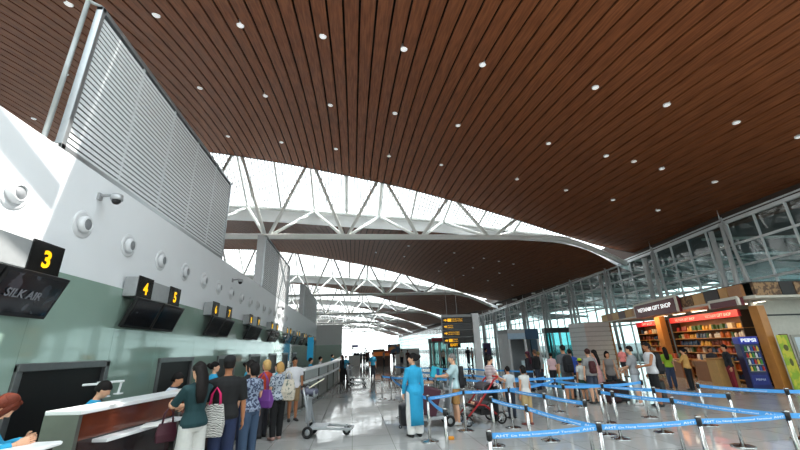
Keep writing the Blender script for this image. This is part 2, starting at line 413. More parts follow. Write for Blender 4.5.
# ------------------------------------------------------------ counter number signs and monitors
YEL = mat('#ffc400', .5, noise=0, emit=.9)
SIGNBLK = mat('#060606', .25); SGREY = mat('#a2a5a6', .4, .2)
def screen_mat(k):
    return patt('#101216', '#2a2e34', 'noise', 5+k, .12, .56)
pairs = [(5.33, None, '3'), (9.6, '4', '5'), (14.1, '6', '7'), (18.7, '8', '9'), (23.4, '10', '11'), (28.6, '12', '13'), (33.4, '14', '15'), (38.2, '16', '17'), (42.8, '18', '19'), (47.2, '20', '21')]
for i, (yc, a, b) in enumerate(pairs):
    nm = ('%s and %s' % (a, b)) if a else b
    if i > 3: nm = None
    lb = 'black counter number sign with yellow %s on the left wall' % nm if nm else 'small black counter number sign above far check-in monitors, %s pair from the camera' % ORD[i]
    t = thing('counter_sign', lb, 'sign', (WX+.02, yc, 0), 0, 'counter number signs')
    MB().box(.02, .28, -1.05, 1.05, 3.02, 3.44).build('sign_box', SGREY, t, bevel=.01)
    for s, d in ((-.72, a), (.72, b)):
        if not d: continue
        MB().box(.275, .3, s-.3, s+.3, 2.98, 3.47).build('number_panel', SIGNBLK, t)
        text_obj('number', d, .34, YEL, t, frame_M((.304, s, 3.22), (0, 1, 0), (0, 0, 1)), bold=.012, height=.27)
    lbm = 'pair of tilted black check-in monitors below sign %s' % nm if nm else 'pair of tilted dark check-in monitors, %s from the camera' % ORD[i]
    t = thing('monitor_pair', lbm, 'monitor', (WX+.02, yc, 0), 0, 'hanging check-in monitors')
    # tilted: top edge out from the wall, bottom edge back
    top, bot = V((.42, 0, 2.97)), V((.18, 0, 2.36)); n_ = (top-bot).normalized(); nr = V((n_.z, 0, -n_.x))
    for s in (-1, 1):
        c = MB(); y0_, y1_ = (.02, 1.14) if s > 0 else (-1.14, -.02)
        c.prism([bot+V((0, y0_, 0)), bot+V((0, y1_, 0)), top+V((0, y1_, 0)), top+V((0, y0_, 0))], -nr*.07); mo = c.build('monitor', BLACK, t, bevel=.008)
        c = MB(); e = .05
        c.prism([bot+n_*e+V((0, y0_+e, 0))+nr*.003, bot+n_*e+V((0, y1_-e, 0))+nr*.003, top-n_*e+V((0, y1_-e, 0))+nr*.003, top-n_*e+V((0, y0_+e, 0))+nr*.003], -nr*.02); c.build('screen', screen_mat(i), mo)
    for sy in (-.5, .5): MB().bar((-.02, sy, 2.8), (.33, sy, 2.8), .06, .06).build('bracket', GREYM, t)
    if i == 0:
        text_obj('screen_text', 'SILK AIR', .16, mat('#4d5157', .5), t, frame_M((bot+top)/2+nr*.02+V((0, .5, .0)), (0, 1, 0), n_), width=.6, bold=.003)
# ------------------------------------------------------------ check-in counters
CPATH = [(-3.2, 5.2), (-2.85, 7.05), (-2.45, 9.1), (-2.0, 11.2), (-1.6, 13.4), (-1.32, 15.8), (-1.12, 18.2), (-.98, 20.6), (-.85, 23.2), (-.8, 26.2), (-.8, 29.4), (-.8, 33), (-.8, 37)]
DW = mat('#2a1512', .25, coat=.4, noise=.3, scale=4); RW = mat('#5f2c1a', .18, coat=.6, noise=.3, scale=3)
WT = mat('#e9ebec', .3, noise=.02)
for i in range(len(CPATH)-1):
    a, b = V((*CPATH[i], 0)), V((*CPATH[i+1], 0)); d = (b-a).normalized(); L_ = (b-a).length-.06; ang = math.atan2(-d.x, d.y)
    t = thing('check_in_counter', ('dark wood check-in counter with white top and grey end panel, %s from the camera' % ORD[i]) if i < 12 else '', 'counter', a, ang, 'row of check-in counters')
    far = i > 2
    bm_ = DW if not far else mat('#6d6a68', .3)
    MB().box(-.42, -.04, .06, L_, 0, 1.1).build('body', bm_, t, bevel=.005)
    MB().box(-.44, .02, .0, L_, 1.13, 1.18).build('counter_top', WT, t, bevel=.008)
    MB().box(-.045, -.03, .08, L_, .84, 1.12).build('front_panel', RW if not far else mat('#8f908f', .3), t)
    MB().box(-.04, .16, .3, L_, .78, .82).build('ledge', WT, t, bevel=.006)
    MB().box(-.44, .0, .0, .05, 0, 1.13).build('end_panel', mat('#6f706a', .3, .6), t)
    MB().box(-.04, .12, .2, L_, 0, .08).build('plinth', CHROME, t)
    MB().box(-.6, -.42, .1, L_, .7, .74).build('work_surface', mat('#55504c', .4), t)
    if i < 5:
        c = thing('computer_monitor', 'black computer monitor on the staff side of the check-in counter, %s from the camera' % ORD[i], 'computer monitor', a+d*1.35+V((d.y, -d.x, 0))*-.5+V((0, 0, .74)), ang, 'monitors behind the check-in counters')
        MB().box(-.07, .07, -.12, .12, 0, .015).build('base', BLACK, c); MB().box(-.02, .02, -.02, .02, .01, .15).build('stem', BLACK, c); MB().box(-.02, .02, -.22, .22, .1, .4).build('screen', BLACK, c, bevel=.005)
# white desk lamps on first counter
for j, (px, py, tx, ty) in enumerate([(105, 397, 82, 386), (118, 394, 95, 387)]):
    p = atz(px, py, 1.18); q = V((-3.25+(-.0), 5.9+j*.35, 1.18)); q = V((p.x, p.y, 1.18))
    t = thing('desk_lamp', ['white bar desk lamp standing on the nearest counter top, the larger front one', 'white bar desk lamp standing on the nearest counter top, behind the larger one'][j], 'lamp', q, 0, 'white desk lamps on the counter')
    MB().lathe([(.07, 0), (.07, .015), (.02, .02)], 16).build('base', WT, t)
    MB().bar((0, 0, .01), (.02, .0, .2), .03, .03).build('stem', WT, t, bevel=.005)
    MB().bar((.06, 0, .2), (-.33, -.05, .19), .05, .035).build('lamp_head', WT, t, bevel=.01)
for j in range(2):
    p = V((-3.25, 5.75, 1.18)) if j == 0 else V((-2.85, 6.3, .82))
    t = MB().box(-.15, .15, -.2, .2, 0, .008).box(-.13, .14, -.18, .19, .008, .014).build('paper_sheets', mat('#f2f2ee', .7, noise=.02), loc=p, rz=.3); tag(t, ['white paper sheets lying on the nearest counter top', 'white paper sheets on the ledge of the nearest counter'][j], 'papers')
# desk of counter 3 at the very left
t = thing('writing_desk', 'pale curved writing desk at the bottom left corner', 'desk', (-3.02, 4.25, 0), 0)
MB().box(-.28, .26, -.55, .1, .98, 1.02).build('desk_top', WT, t, bevel=.02)
MB().box(-.22, .2, -.5, .06, 0, .98).build('body', DW, t)

# ------------------------------------------------------------ right facade
FC = [(-6, 18.6), (4, 19.0), (10.2, 19.5), (16.3, 20.1), (22.2, 20.95), (28.2, 21.6), (34.2, 22.05), (40.2, 22.35), (46.2, 22.6), (52.2, 22.85), (58.2, 23.1), (64.2, 23.3), (70, 23.4), (76, 23.5), (82, 23.5), (88, 23.5), (94, 23.5), (100, 23.5), (112, 23.5), (125, 23.5), (140, 23.5), (155, 23.5), (170, 23.5), (185, 23.5), (200, 23.5)]
def fx(y): return float(np.interp(y, [a for a, _ in FC], [b for _, b in FC]))
def ztop(y): return float(np.interp(y, [0, 16, 28, 46, 58, 112], [7.65, 7.65, 7.55, 7.25, 7.0, 6.8]))
PANE = glass_mat('facade_glass', '#b4cccb', .06)
FRM = mat('#cdd1d2', .45, .2, noise=.05)
fr = MB()
fy = [a for a, _ in FC]
rails = lambda zt: [.1, 2.9, 4.45, 5.25, zt-1.25, zt]
for i in range(1, len(fy)-1):
    ya, yb = fy[i], fy[i+1]; za, zb = ztop(ya), ztop(yb)
    for j in range(6):
        p, q = V((fx(ya), ya, rails(za)[j])), V((fx(yb), yb, rails(zb)[j])); r_ = .13 if j == 5 else .08
        fr.bar(p, q, r_, r_*1.4)
    fr.bar(V((fx(ya), ya, za+.22)), V((fx(yb), yb, zb+.22)), .07, .07)
    nm = 4 if yb-ya < 8 else 6
    for k in range(nm):
        y = ya+(yb-ya)*(k+.0)/nm; x = fx(y); fr.bar(V((x, y, 0)), V((x, y, ztop(y))), .1, .07, (0, 1, 0))
struct(fr.build('wall_right', FRM))
for i in range(1, len(fy)-1):
    ya, yb = fy[i], fy[i+1]; a, b = V((fx(ya)+.08, ya, 0)), V((fx(yb)+.08, yb, 0))
    w = MB(); w.quad(a, b, b+V((0, 0, ztop(yb))), a+V((0, 0, ztop(ya)))); struct(w.build('window_%d' % i, PANE))
# upper closing panel between facade rail and ceiling
up_ = MB()
for i in range(1, len(fy)-1):
    ya, yb = fy[i], fy[i+1]; up_.quad(V((fx(ya)+.5, ya, ztop(ya)+.15)), V((fx(yb)+.5, yb, ztop(yb)+.15)), V((fx(yb)+.2, yb, 9.5)), V((fx(ya)+.2, ya, 9.5)))
struct(up_.build('wall_right_upper', mat('#3a2a22', .7)))
for i in range(2, 12):
    y = fy[i]; x = fx(y); zt = ztop(y)
    t = thing('facade_column', 'slender grey steel V column in front of the right glass facade, %s from the camera' % ORD[i-2], 'column', (x-.35, y, 0), 0, 'V shaped steel columns along the facade')
    MB().path([(0, .1, 0), (0, .16, 4), (0, .0, zt-.1)], [.1, .14, .08], 8).build('front_strut', FRM, t, smooth=True)
    MB().path([(0, -.5, 0), (0, -.45, 4), (.05, -.05, zt+.25)], [.08, .1, .05], 8).build('leaning_strut', FRM, t, smooth=True)
    MB().tube((.05, .95, 0), (.05, .72, zt-.3), .13, 10).build('rear_strut', FRM, t, smooth=True)
    MB().lathe([(.04, 0), (.015, .35), (.005, .6)], 8, (0, -.03, zt+.1)).build('spike', FRM, t, smooth=True)
# canopy outside the facade
cn = MB(); cn.prism([(22, -10, 8.4), (24, 200, 7.8), (50, 200, 8.8), (50, -10, 9.2)], (0, 0, .3))
c_ = struct(cn.build('ceiling_canopy', mat('#54504c', .7)))
k = 0
for y in range(2, 60, 6):
    t = thing('canopy_truss', 'white tube truss under the outside canopy, %s from the camera' % ORD[k], 'truss', (22.5, y, 0), 0, 'trusses under the outside canopy'); k += 1
    b = MB(); b.tube((0, 0, 6.2), (20, 0, 7.0), .12).tube((0, 0, 7.8), (20, 0, 8.5), .1); b.build('chords', STEELW, t, smooth=True)
    for j in range(7):
        b = MB(); x0_ = 1+j*2.8; b.tube((x0_, 0, 6.2+x0_*.04), (x0_+1.4, 1.2, 7.8+(x0_+1.4)*.035), .07, 6).tube((x0_+1.4, 1.2, 7.8+(x0_+1.4)*.035), (x0_+2.8, 0, 6.2+(x0_+2.8)*.04), .07, 6); b.build('web', STEELW, t, smooth=True)
# pale blue glass awning strips outside
AW = glass_mat('awning_glass', '#a9d4d6', .1, .1, ('#a6d0d2', .55))
for j, (ya, yb) in enumerate([(17.5, 27.5), (34, 44), (52, 62)]):
    t = thing('glass_awning', 'pale blue glass awning seen outside through the facade, %s from the camera' % ORD[j], 'awning', (0, 0, 0), 0, 'glass awnings outside')
    MB().prism([(23.2, ya, 6.3), (23.4, yb, 7.5), (33, yb-1, 5.5), (33, ya-4, 5.1)], (0, 0, .05)).build('glass_sheet', AW, t)
    b = MB()
    for q in range(6):
        yv = ya+(yb-ya)*q/5; b.bar((23.3, yv, 6.3+1.2*q/5-.08), (33, yv-3.0, 5.1+.4*q/5-.08), .06, .1)
    b.build('ribs', STEELW, t)
# far glazed end wall
e = MB()
for k in range(15): e.bar(V((-30+k*4, 199.5, 0)), V((-30+k*4, 199.5, 12)), .18, .18, (0, 1, 0))
for z in (3, 6): e.bar(V((-30, 199.5, z)), V((26, 199.5, z)), .15, .15)
struct(e.build('wall_end', STEELW))
struct(MB().quad(V((-30, 199.7, 0)), V((26, 199.7, 0)), V((26, 199.7, 12)), V((-30, 199.7, 12))).build('window_30', glass_mat('end_glass', '#f4f8f8', .0)))
# outer shell on the far left, closing the hall
struct(MB().box(-30.4, -30, -6, 200, 0, 16).build('wall_outer', mat('#d5d6d4', .6)))
struct(MB().box(-30.4, 23, -6.4, -6, 0, 16).build('wall_back', mat('#b9bab8', .6)))

# ------------------------------------------------------------ people
HTS = {}
SK = {'light': '#e0ac8c', 'mid': '#c98f6c', 'tan': '#a9714f', 'dark': '#8a5a3e'}
HAIRB = '#120d0c'
def ring(c, rx, ry, n=14, axu=V((1, 0, 0)), axv=V((0, 1, 0))):
    return [c+axu*(rx*math.cos(2*PI*i/n))+axv*(ry*math.sin(2*PI*i/n)) for i in range(n)]
TORSO_M = [(.465, .070, .052, .0), (.50, .092, .064, -.003), (.53, .096, .068, -.005), (.57, .088, .062, 0), (.615, .078, .054, .003), (.67, .084, .058, .003), (.72, .098, .064, 0), (.765, .105, .064, -.003), (.80, .098, .054, -.004), (.822, .070, .042, -.004), (.84, .036, .034, -.002)]
TORSO_F = [(.465, .070, .054, .0), (.50, .094, .068, -.004), (.53, .098, .071, -.006), (.57, .086, .062, 0), (.615, .068, .050, .003), (.67, .074, .054, .004), (.72, .086, .068, .008), (.765, .090, .060, .0), (.80, .084, .050, -.004), (.822, .058, .038, -.004), (.84, .030, .029, -.002)]
def ik(Sp, T, a, b, pole):
    d = T-Sp; L_ = d.length; mx = (a+b)*.995
    if L_ > mx: T = Sp+d*(mx/L_); d = T-Sp; L_ = mx
    if L_ < .04: L_ = .04
    ca = (a*a+L_*L_-b*b)/(2*a*L_); u = d.normalized(); pr = (pole-u*pole.dot(u)).normalized()
    ca = max(-1, min(1, ca)); return Sp+u*(a*ca)+pr*(a*math.sqrt(max(0, 1-ca*ca))), T
def remesh(mb, vox, name):
    me = mb.mesh('tmp', True); o = bpy.data.objects.new('tmp', me); COL.objects.link(o)
    md = o.modifiers.new('r', 'REMESH'); md.mode = 'VOXEL'; md.voxel_size = vox
    sm = o.modifiers.new('s', 'SMOOTH'); sm.iterations = 2; sm.factor = .5
    bpy.context.view_layer.update()
    r = bpy.data.meshes.new_from_object(o.evaluated_get(bpy.context.evaluated_depsgraph_get())); bpy.data.objects.remove(o); r.name = name; return r
def to_obj(me, name, mats, parent):
    o = bpy.data.objects.new(name, me); COL.objects.link(o); me.materials.clear()
    for m_ in mats: me.materials.append(m_)
    me.polygons.foreach_set('use_smooth', [True]*len(me.polygons)); o.parent = parent; return o
def hand(mb, w, d, side, s, curl=.35):
    """palm + five unequal fingers growing from wrist w along direction d; side = +1 right, -1 left"""
    d = d.normalized(); n = (V((side, 0, 0))-d*d.x*side)
    n = n.normalized() if n.length > .05 else V((0, 0, 1)); inward = -n         # palm faces inwards to the body
    lat = d.cross(n).normalized()                                                # runs across the knuckles
    if lat.y < 0 and abs(d.y) < .8: lat = -lat
    L_ = .1*s; pw = .024*s; pt = .011*s
    mb.path([w-d*.01*s, w+d*.02*s, w+d*.05*s], [(.016*s, .012*s), (pw, pt), (pw*.95, pt*.9)], 10) if False else None
    rings = []
    for t, hw, ht in ((-.012, .013, .012), (.012, .019, .012), (.035, .024, .012), (.052, .023, .010)):
        rings.append(ring(w+d*(t*s), hw*s, ht*s, 10, lat, n))
    mb.loft(rings)
    for j, (o, ln) in enumerate(((.018, .040), (.006, .046), (-.006, .043), (-.017, .034))):
        b = w+d*(.045*s)+lat*(o*s); p = [b]; dd = d.copy()
        for k in range(3):
            dd = (dd+inward*curl*(.5+.4*k)).normalized(); p.append(p[-1]+dd*(ln*s/3*(1.15-.15*k)))
        mb.path(p, [.0052*s, .005*s, .0046*s, .0036*s], 6)
    b = w+d*(.012*s)+lat*(.016*s); p = [b]; dd = (d*.75+lat*.8+inward*.25).normalized()
    p.append(p[-1]+dd*.02*s); dd = (d+lat*.3+inward*.35).normalized(); p.append(p[-1]+dd*.018*s); p.append(p[-1]+(d+inward*.3).normalized()*.014*s)
    mb.path(p, [.0068*s, .0062*s, .0055*s, .004*s], 6)
def person(label, pos, yaw, H=1.68, fem=False, skin='mid', hair='short', hc=HAIRB, top='#dddddd', sleeve=.5, topm=None, hem=.5,
           bot=('pants', '#333844'), botm=None, shoes='#222222', LA=None, RA=None, lean=0, hyaw=0, hpitch=0, stride=0, vox=.012, seated=False,
           collar=None, slim=1.0, group=None, cat='person', extra=None, z0=0.0, turn=0):
    root = thing('person', label, cat, (pos[0], pos[1], z0), math.radians(yaw), group)
    s = H; skm = mat(SK.get(skin, skin), .55, noise=.05, spec=.35); TR = TORSO_F if fem else TORSO_M
    hipz = .53; la = math.radians(lean)
    Rl = Matrix.Rotation(-la, 3, 'X') @ Matrix.Rotation(math.radians(turn), 3, 'Z')
    drop = -.27 if seated else 0
    def U(p):                                    # upper body: lean about the hips
        p = V(p); q = Rl @ (p-V((0, 0, hipz)))+V((0, 0, hipz)); return (q+V((0, 0, drop)))*s
    def G(p): return V(p)*s
    def UD(d): return Rl @ V(d)
    # skeleton
    sx = .108 if not fem else .092; sx *= slim
    arms = []
    for sd, A in ((-1, LA), (1, RA)):
        Sp = U((sd*sx, -.003, .795))
        if A is None: T = U((sd*(sx+.035), .02, .475))
        else: T = G((A[0], A[1], A[2]))
        pole = V((sd*.55, -.6, -.55)) if A is None or A[2] < .8 else V((sd*.8, -.1, -.6))
        E_, W_ = ik(Sp, T, .168*s, .148*s, pole); arms.append((sd, Sp, E_, W_))
    legs = []
    for sd in (-1, 1):
        hx = sd*.05*(1.05 if fem else 1)
        if seated: hp = G((hx, 0, .50+drop)); kn = G((hx*1.3, .235, .27)); an = G((hx*1.2, .20, .045))
        else:
            st = stride*sd; hp = G((hx, 0, .50)); kn = G((hx*1.05, st*.45+abs(stride)*.15+.006, .275)); an = G((hx*1.05, st, .042+(abs(st)*.25 if st < 0 else 0)))
        legs.append((sd, hp, kn, an))
    # body mesh
    def torso(mb, k=1.0, z_lo=.46, z_hi=.85, extra_=0.0):
        rs = []
        for z, rx, ry, yo in TR:
            if z_lo-1e-6 <= z <= z_hi+1e-6: rs.append([U(p) for p in ring(V((0, yo, z)), (rx*slim*k+extra_), (ry*k*(slim if slim > 1 else 1)+extra_))])
        mb.loft(rs)
    hx_ = Matrix.Rotation(math.radians(hyaw), 3, 'Z') @ Matrix.Rotation(-math.radians(hpitch), 3, 'X')
    nb = V((0, .004, .865))
    def Hd(p): return U(nb+hx_ @ (V(p)-nb))
    b = MB(); torso(b)
    b.path([U((0, -.004, .81)), U((0, .0, .845)), Hd((0, .006, .89))], [.036*s, .031*s*(.88 if fem else 1), .03*s*(.88 if fem else 1)], 12)
    hr = [(.866, .016, .018, .030), (.876, .027, .034, .022), (.893, .034, .044, .014), (.915, .039, .050, .008), (.938, .042, .054, .004), (.960, .0415, .054, 0), (.980, .034, .044, -.003), (.993, .021, .028, -.004), (.998, .008, .01, -.004)]
    b.loft([[Hd(p) for p in ring(V((0, yo, z)), rx, ry, 16)] for z, rx, ry, yo in hr])
    b.path([Hd((0, .055, .94)), Hd((0, .066, .916)), Hd((0, .056, .908))], [.006*s, .009*s, .006*s], 8)      # nose
    b.path([Hd((-.012, .052, .893)), Hd((.012, .052, .893))], .006*s, 6)
    for sd in (-1, 1): b.ell(Hd((sd*.043, .0, .925)), (.006*s, .012*s, .018*s), 8, 6)
    for sd, Sp, E_, W_ in arms:
        f = .9 if fem else 1
        b.path([Sp+V((-sd*.03*s, 0, .0)), Sp, Sp.lerp(E_, .35), E_, E_.lerp(W_, .3), W_], [.027*s*f, .028*s*f, .026*s*f, .0215*s*f, .0225*s*f, .0145*s*f], 10)
    for sd, hp, kn, an in legs:
        b.path([hp+V((0, 0, .02*s)), hp.lerp(kn, .3), kn, kn.lerp(an, .3)-V((0, .008*s, 0)), an], [.052*s, .048*s, .033*s, .034*s, .020*s], 12)
        fd = V((sd*.15, 1, 0)).normalized()
        b.path([an-fd*.025*s-V((0, 0, .02*s)), an+fd*.02*s-V((0, 0, .016*s)), an+fd*.07*s-V((0, 0, .026*s)), an+fd*.105*s-V((0, 0, .031*s))], [(.02*s, .02*s), (.022*s, .022*s), (.026*s, .014*s), (.016*s, .009*s)], 10)
        b.tube(an+V((0, 0, .01*s)), an-V((0, 0, .02*s)), .02*s)
    me = remesh(b, vox, 'body')
    bm = bmesh.new(); bm.from_mesh(me); add = MB()
    if vox <= .016:
        for sd, Sp, E_, W_ in arms: hand(add, W_, (W_-E_).normalized() if A is None else (W_-E_).normalized(), sd, s)
    else:
        for sd, Sp, E_, W_ in arms: hand(add, W_, (W_-E_).normalized(), sd, s)
    add.cur = 1
    for sd in (-1, 1): add.ell(Hd((sd*.0175, .0505, .934)), (.0075*s, .0045*s, .0045*s), 8, 6)
    add.cur = 2
    for sd in (-1, 1): add.ell(Hd((sd*.0175, .0545, .934)), (.0038*s, .002*s, .0038*s), 8, 6); add.path([Hd((sd*.009, .0545, .9455)), Hd((sd*.0275, .0495, .9465))], .0024*s, 5)
    add.cur = 3
    add.path([Hd((-.012, .0575, .8935)), Hd((0, .060, .8945)), Hd((.012, .0575, .8935))], [.0015*s, .0036*s, .0015*s], 6)
    am = add.mesh('t', True); bm.from_mesh(am); bm.to_mesh(me); bm.free(); bpy.data.meshes.remove(am)
    to_obj(me, 'body', [skm, mat('#e9e4de', .4, noise=0), mat('#140f0d', .4, noise=0), mat('#9b4a44', .5, noise=0)], root)
    # trousers, skirt, shorts
    kind, bc = bot[0], bot[1]; bmt = botm or mat(bc, .85, noise=.15, scale=12)
    mb = MB()
    if kind in ('pants', 'shorts', 'wide'):
        torso(mb, 1.03, .465, .615, .004)
        for sd, hp, kn, an in legs:
            w_ = 1.35 if kind == 'wide' else 1.0
            if kind == 'shorts': end = hp.lerp(kn, bot[2] if len(bot) > 2 else .8); P = [hp+V((0, 0, .03*s)), hp.lerp(kn, .3), end]; R_ = [.058*s, .058*s, .054*s]
            else: P = [hp+V((0, 0, .03*s)), hp.lerp(kn, .3), kn, kn.lerp(an, .35), an+V((0, 0, -.005*s))]; R_ = [.059*s, .058*s, .048*s*w_, .046*s*w_, .036*s*w_*1.05]
            mb.path(P, R_, 14)
        me = remesh(mb, max(vox, .012), 'trousers'); to_obj(me, 'shorts' if kind == 'shorts' else 'trousers', [bmt], root)
    elif kind == 'skirt':
        z1 = bot[2]; rs = [[U(p) for p in ring(V((0, 0, .60)), .082, .06)], [U(p) for p in ring(V((0, -.003, .53)), .106, .078)]]
        rs += [[G(p) for p in ring(V((0, 0, .53+(z1-.53)*k/4+drop*0)), .106+.022*k/4, .08+.02*k/4)] for k in range(1, 5)]
        mb.loft(rs); mb.build('skirt', bmt, root, smooth=True)
    # shoes
    for sd, hp, kn, an in legs:
        fd = V((sd*.15, 1, 0)).normalized(); q = MB()
        q.path([an-fd*.032*s-V((0, 0, .02*s)), an+fd*.02*s-V((0, 0, .018*s)), an+fd*.07*s-V((0, 0, .026*s)), an+fd*.112*s-V((0, 0, .031*s))], [(.023*s, .022*s), (.025*s, .025*s), (.029*s, .017*s), (.019*s, .011*s)], 12)
        q.build('shoe', mat(shoes, .6), root, smooth=True)
    # shirt
    tm = topm or mat(top, .85, noise=.1, scale=10); mb = MB()
    zl = hem; torso(mb, 1.09, zl, .842, .006)
    if sleeve > 0 or True:
        for sd, Sp, E_, W_ in arms:
            if sleeve <= 0: mb.path([Sp+V((-sd*.04*s, 0, .002)), Sp-V((sd*.005*s, 0, .006*s))], [.036*s, .034*s], 12); continue
            f = .95 if fem else 1
            if sleeve <= 1: P = [Sp+V((-sd*.035*s, 0, .0)), Sp, Sp.lerp(E_, sleeve)]; R_ = [.038*s*f, .040*s*f, .037*s*f]
            else: P = [Sp+V((-sd*.035*s, 0, .0)), Sp, Sp.lerp(E_, .5), E_, E_.lerp(W_, .5), E_.lerp(W_, sleeve-1)]; R_ = [.038*s*f, .039*s*f, .034*s*f, .030*s*f, .027*s*f, .022*s*f]
            mb.path(P, R_, 12)
    me = remesh(mb, max(vox*.9, .011), 'shirt'); to_obj(me, 'shirt', [tm], root)
    if collar:
        q = MB(); q.loft([[U(p) for p in ring(V((0, 0, .832)), .04, .04)], [U(p) for p in ring(V((0, .002, .852)), .036, .037)]]); q.build('collar', mat(collar, .8), root, smooth=True)
    # hair
    hm = mat(hc, .68, noise=.45, scale=60, spec=.25); q = MB()
    def cap(k=1.0, dz=0.0, zl=.925):
        rs = []
        for z, rx, ry, yo in [(.900, .036, .036, -.022), (.918, .0445, .046, -.015), (.940, .0485, .055, -.008), (.957, .0485, .0595, -.0035), (.975, .043, .054, -.003), (.990, .030, .039, -.005), (1.004, .014, .018, -.006), (1.007, .003, .004, -.006)]:
            if z >= zl-.03: rs.append([Hd(p) for p in ring(V((0, yo, z+dz)), rx*k, ry*k, 16)])
        q.loft(rs)
    if hair != 'bald': cap(1.0 if not fem else 1.05)
    if hair == 'long':
        q.loft([[Hd(p) for p in ring(V((0, -.018, .965)), .05, .045)], [Hd(p) for p in ring(V((0, -.028, .92)), .053, .036)], [Hd(p) for p in ring(V((0, -.04, .88)), .055, .03)], [U(p) for p in ring(V((0, -.062, .82)), .055, .024)], [U(p) for p in ring(V((0, -.07, .74)), .05, .02)], [U(p) for p in ring(V((0, -.068, .68)), .03, .012)]])
    if hair == 'bob':
        q.loft([[Hd(p) for p in ring(V((0, -.010, .965)), .052, .05)], [Hd(p) for p in ring(V((0, -.016, .92)), .058, .046)], [Hd(p) for p in ring(V((0, -.02, .878)), .055, .04)], [Hd(p) for p in ring(V((0, -.022, .86)), .042, .03)]])
    if hair == 'loose':
        for sd in (-1, 1): q.path([Hd((sd*.02, .03, .99)), Hd((sd*.046, .032, .95)), Hd((sd*.05, .034, .90)), Hd((sd*.044, .03, .86))], [.014*s, .02*s, .019*s, .008*s], 8)
        q.loft([[Hd(p) for p in ring(V((0, -.012, .965)), .052, .05)], [Hd(p) for p in ring(V((0, -.018, .91)), .057, .045)], [Hd(p) for p in ring(V((0, -.022, .862)), .046, .034)]])
    if hair == 'bun': q.ell(Hd((0, -.075, .955)), (.032*s, .03*s, .03*s)); q.ell(Hd((.0, -.055, .938)), (.036*s, .032*s, .032*s))
    if hair == 'pony': q.path([Hd((0, -.05, .965)), Hd((0, -.085, .945)), Hd((0, -.09, .90)), Hd((0, -.082, .85))], [.016*s, .02*s, .018*s, .006*s], 10)
    if hair in ('cap', 'hat'):
        pass
    q.build('hair', hm, root, smooth=True)
    if extra and 'cap' in extra:
        c = MB(); rs = [[Hd(p) for p in ring(V((0, yo, z)), rx, ry, 16)] for z, rx, ry, yo in [(.952, .051, .061, -.002), (.975, .050, .060, -.002), (.998, .042, .05, -.004), (1.012, .02, .026, -.004)]]
        c.loft(rs); c.loft([[Hd(p) for p in ring(V((0, .06, .953)), .042, .038, 14)], [Hd(p) for p in ring(V((0, .062, .958)), .04, .036, 14)]]); c.build('cap', mat(extra['cap'], .8), root, smooth=True)
    if extra and 'lanyard' in extra:
        c = MB(); c.loft([[U(p) for p in ring(V((0, 0, .825)), .045, .043)], [U(p) for p in ring(V((0, .0, .836)), .043, .041)]]); c.build('lanyard', mat(extra['lanyard'], .6), root, smooth=True)
    if extra and 'panel' in extra:                       # long tunic panels front and back
        for yo, z1 in ((-.066, .14), (.066, .14)):
            c = MB(); c.loft([[G(p) for p in [V((-w, yo*k, z)), V((w, yo*k, z)), V((w, yo*k+.006, z)), V((-w, yo*k+.006, z))]] for w, k, z in ((.08, .9, .60), (.092, 1.13, .52), (.09, 1.14, .4), (.086, 1.15, .25), (.086, 1.2, z1))])
            c.build('tunic_panel', tm, root, smooth=True)
    HTS[root.name] = H
    return root
def carried(name, label, cat, p, dx, dy, z, group=None):
    """a carried thing placed in the frame of person p (dx right, dy forward)"""
    yaw = p.rotation_euler.z; c, s_ = math.cos(yaw), math.sin(yaw)
    return thing(name, label, cat, (p.location.x+dx*c-dy*s_, p.location.y+dx*s_+dy*c, p.location.z+z), yaw, group)
def backpack(p, label, color, H=None, big=1.0, side=-1):
    H = HTS[p.name]; t = carried('backpack', label, 'backpack', p, 0, -.068*H, .66*H)
    w, h, d = .088*H*big, .135*H*big, .075*H*big; m_ = mat(color, .75)
    q = MB(); q.loft([[V((x*k, -d*dd-y_, z)) for x, y_ in ((-w, 0), (-w*.8, d*.9), (w*.8, d*.9), (w, 0))] for z, k, dd in ((-h, .8, 0), (-h*.7, 1, 0), (h*.5, .95, 0), (h*.85, .75, 0), (h, .4, 0))]); q.build('bag_body', m_, t, smooth=False, bevel=.02)
    q = MB(); q.box(-w*.62, w*.62, -d*1.25, -d*.85, -h*.8, -h*.05); q.build('front_pocket', m_, t, bevel=.02)
    for sd in (-1, 1):
        q = MB(); q.path([(sd*.05*H, .0, h*.75), (sd*.058*H, .055*H, .152*H), (sd*.062*H, .115*H, .11*H), (sd*.06*H, .128*H, .02*H), (sd*.075*H, .06*H, -.06*H), (sd*.055*H, 0, -h*.7)], [(.012*H, .005*H)]*6, 8); q.build('strap', m_, t, smooth=True)
    return t
def handbag(p, label, matl, dx, dy, z, w=.3, h=.24, d=.1, hl=.25, hmat=None, rz=0):
    t = carried('handbag', label, 'bag', p, dx, dy, z); t.rotation_euler.z += rz
    q = MB(); q.loft([[V((-d*.35*a, -w*.5*b_, z_)), V((d*.35*a, -w*.5*b_, z_)), V((d*.35*a, w*.5*b_, z_)), V((-d*.35*a, w*.5*b_, z_))] for z_, a, b_ in ((-h, 1.1, .9), (-h*.6, 1.5, 1), (0, .5, .8))]); q.build('bag_body', matl, t, bevel=.015)
    for sd in (-1, 1):
        q = MB(); q.path([(sd*.02, -w*.25, -.01), (sd*.018, -w*.2, hl*.6), (sd*.005, 0, hl), (sd*.018, w*.2, hl*.6), (sd*.02, w*.25, -.01)], .008, 6); q.build('handle', hmat or matl, t, smooth=True)
    return t
def face_dir(yaw): return None
P = {}
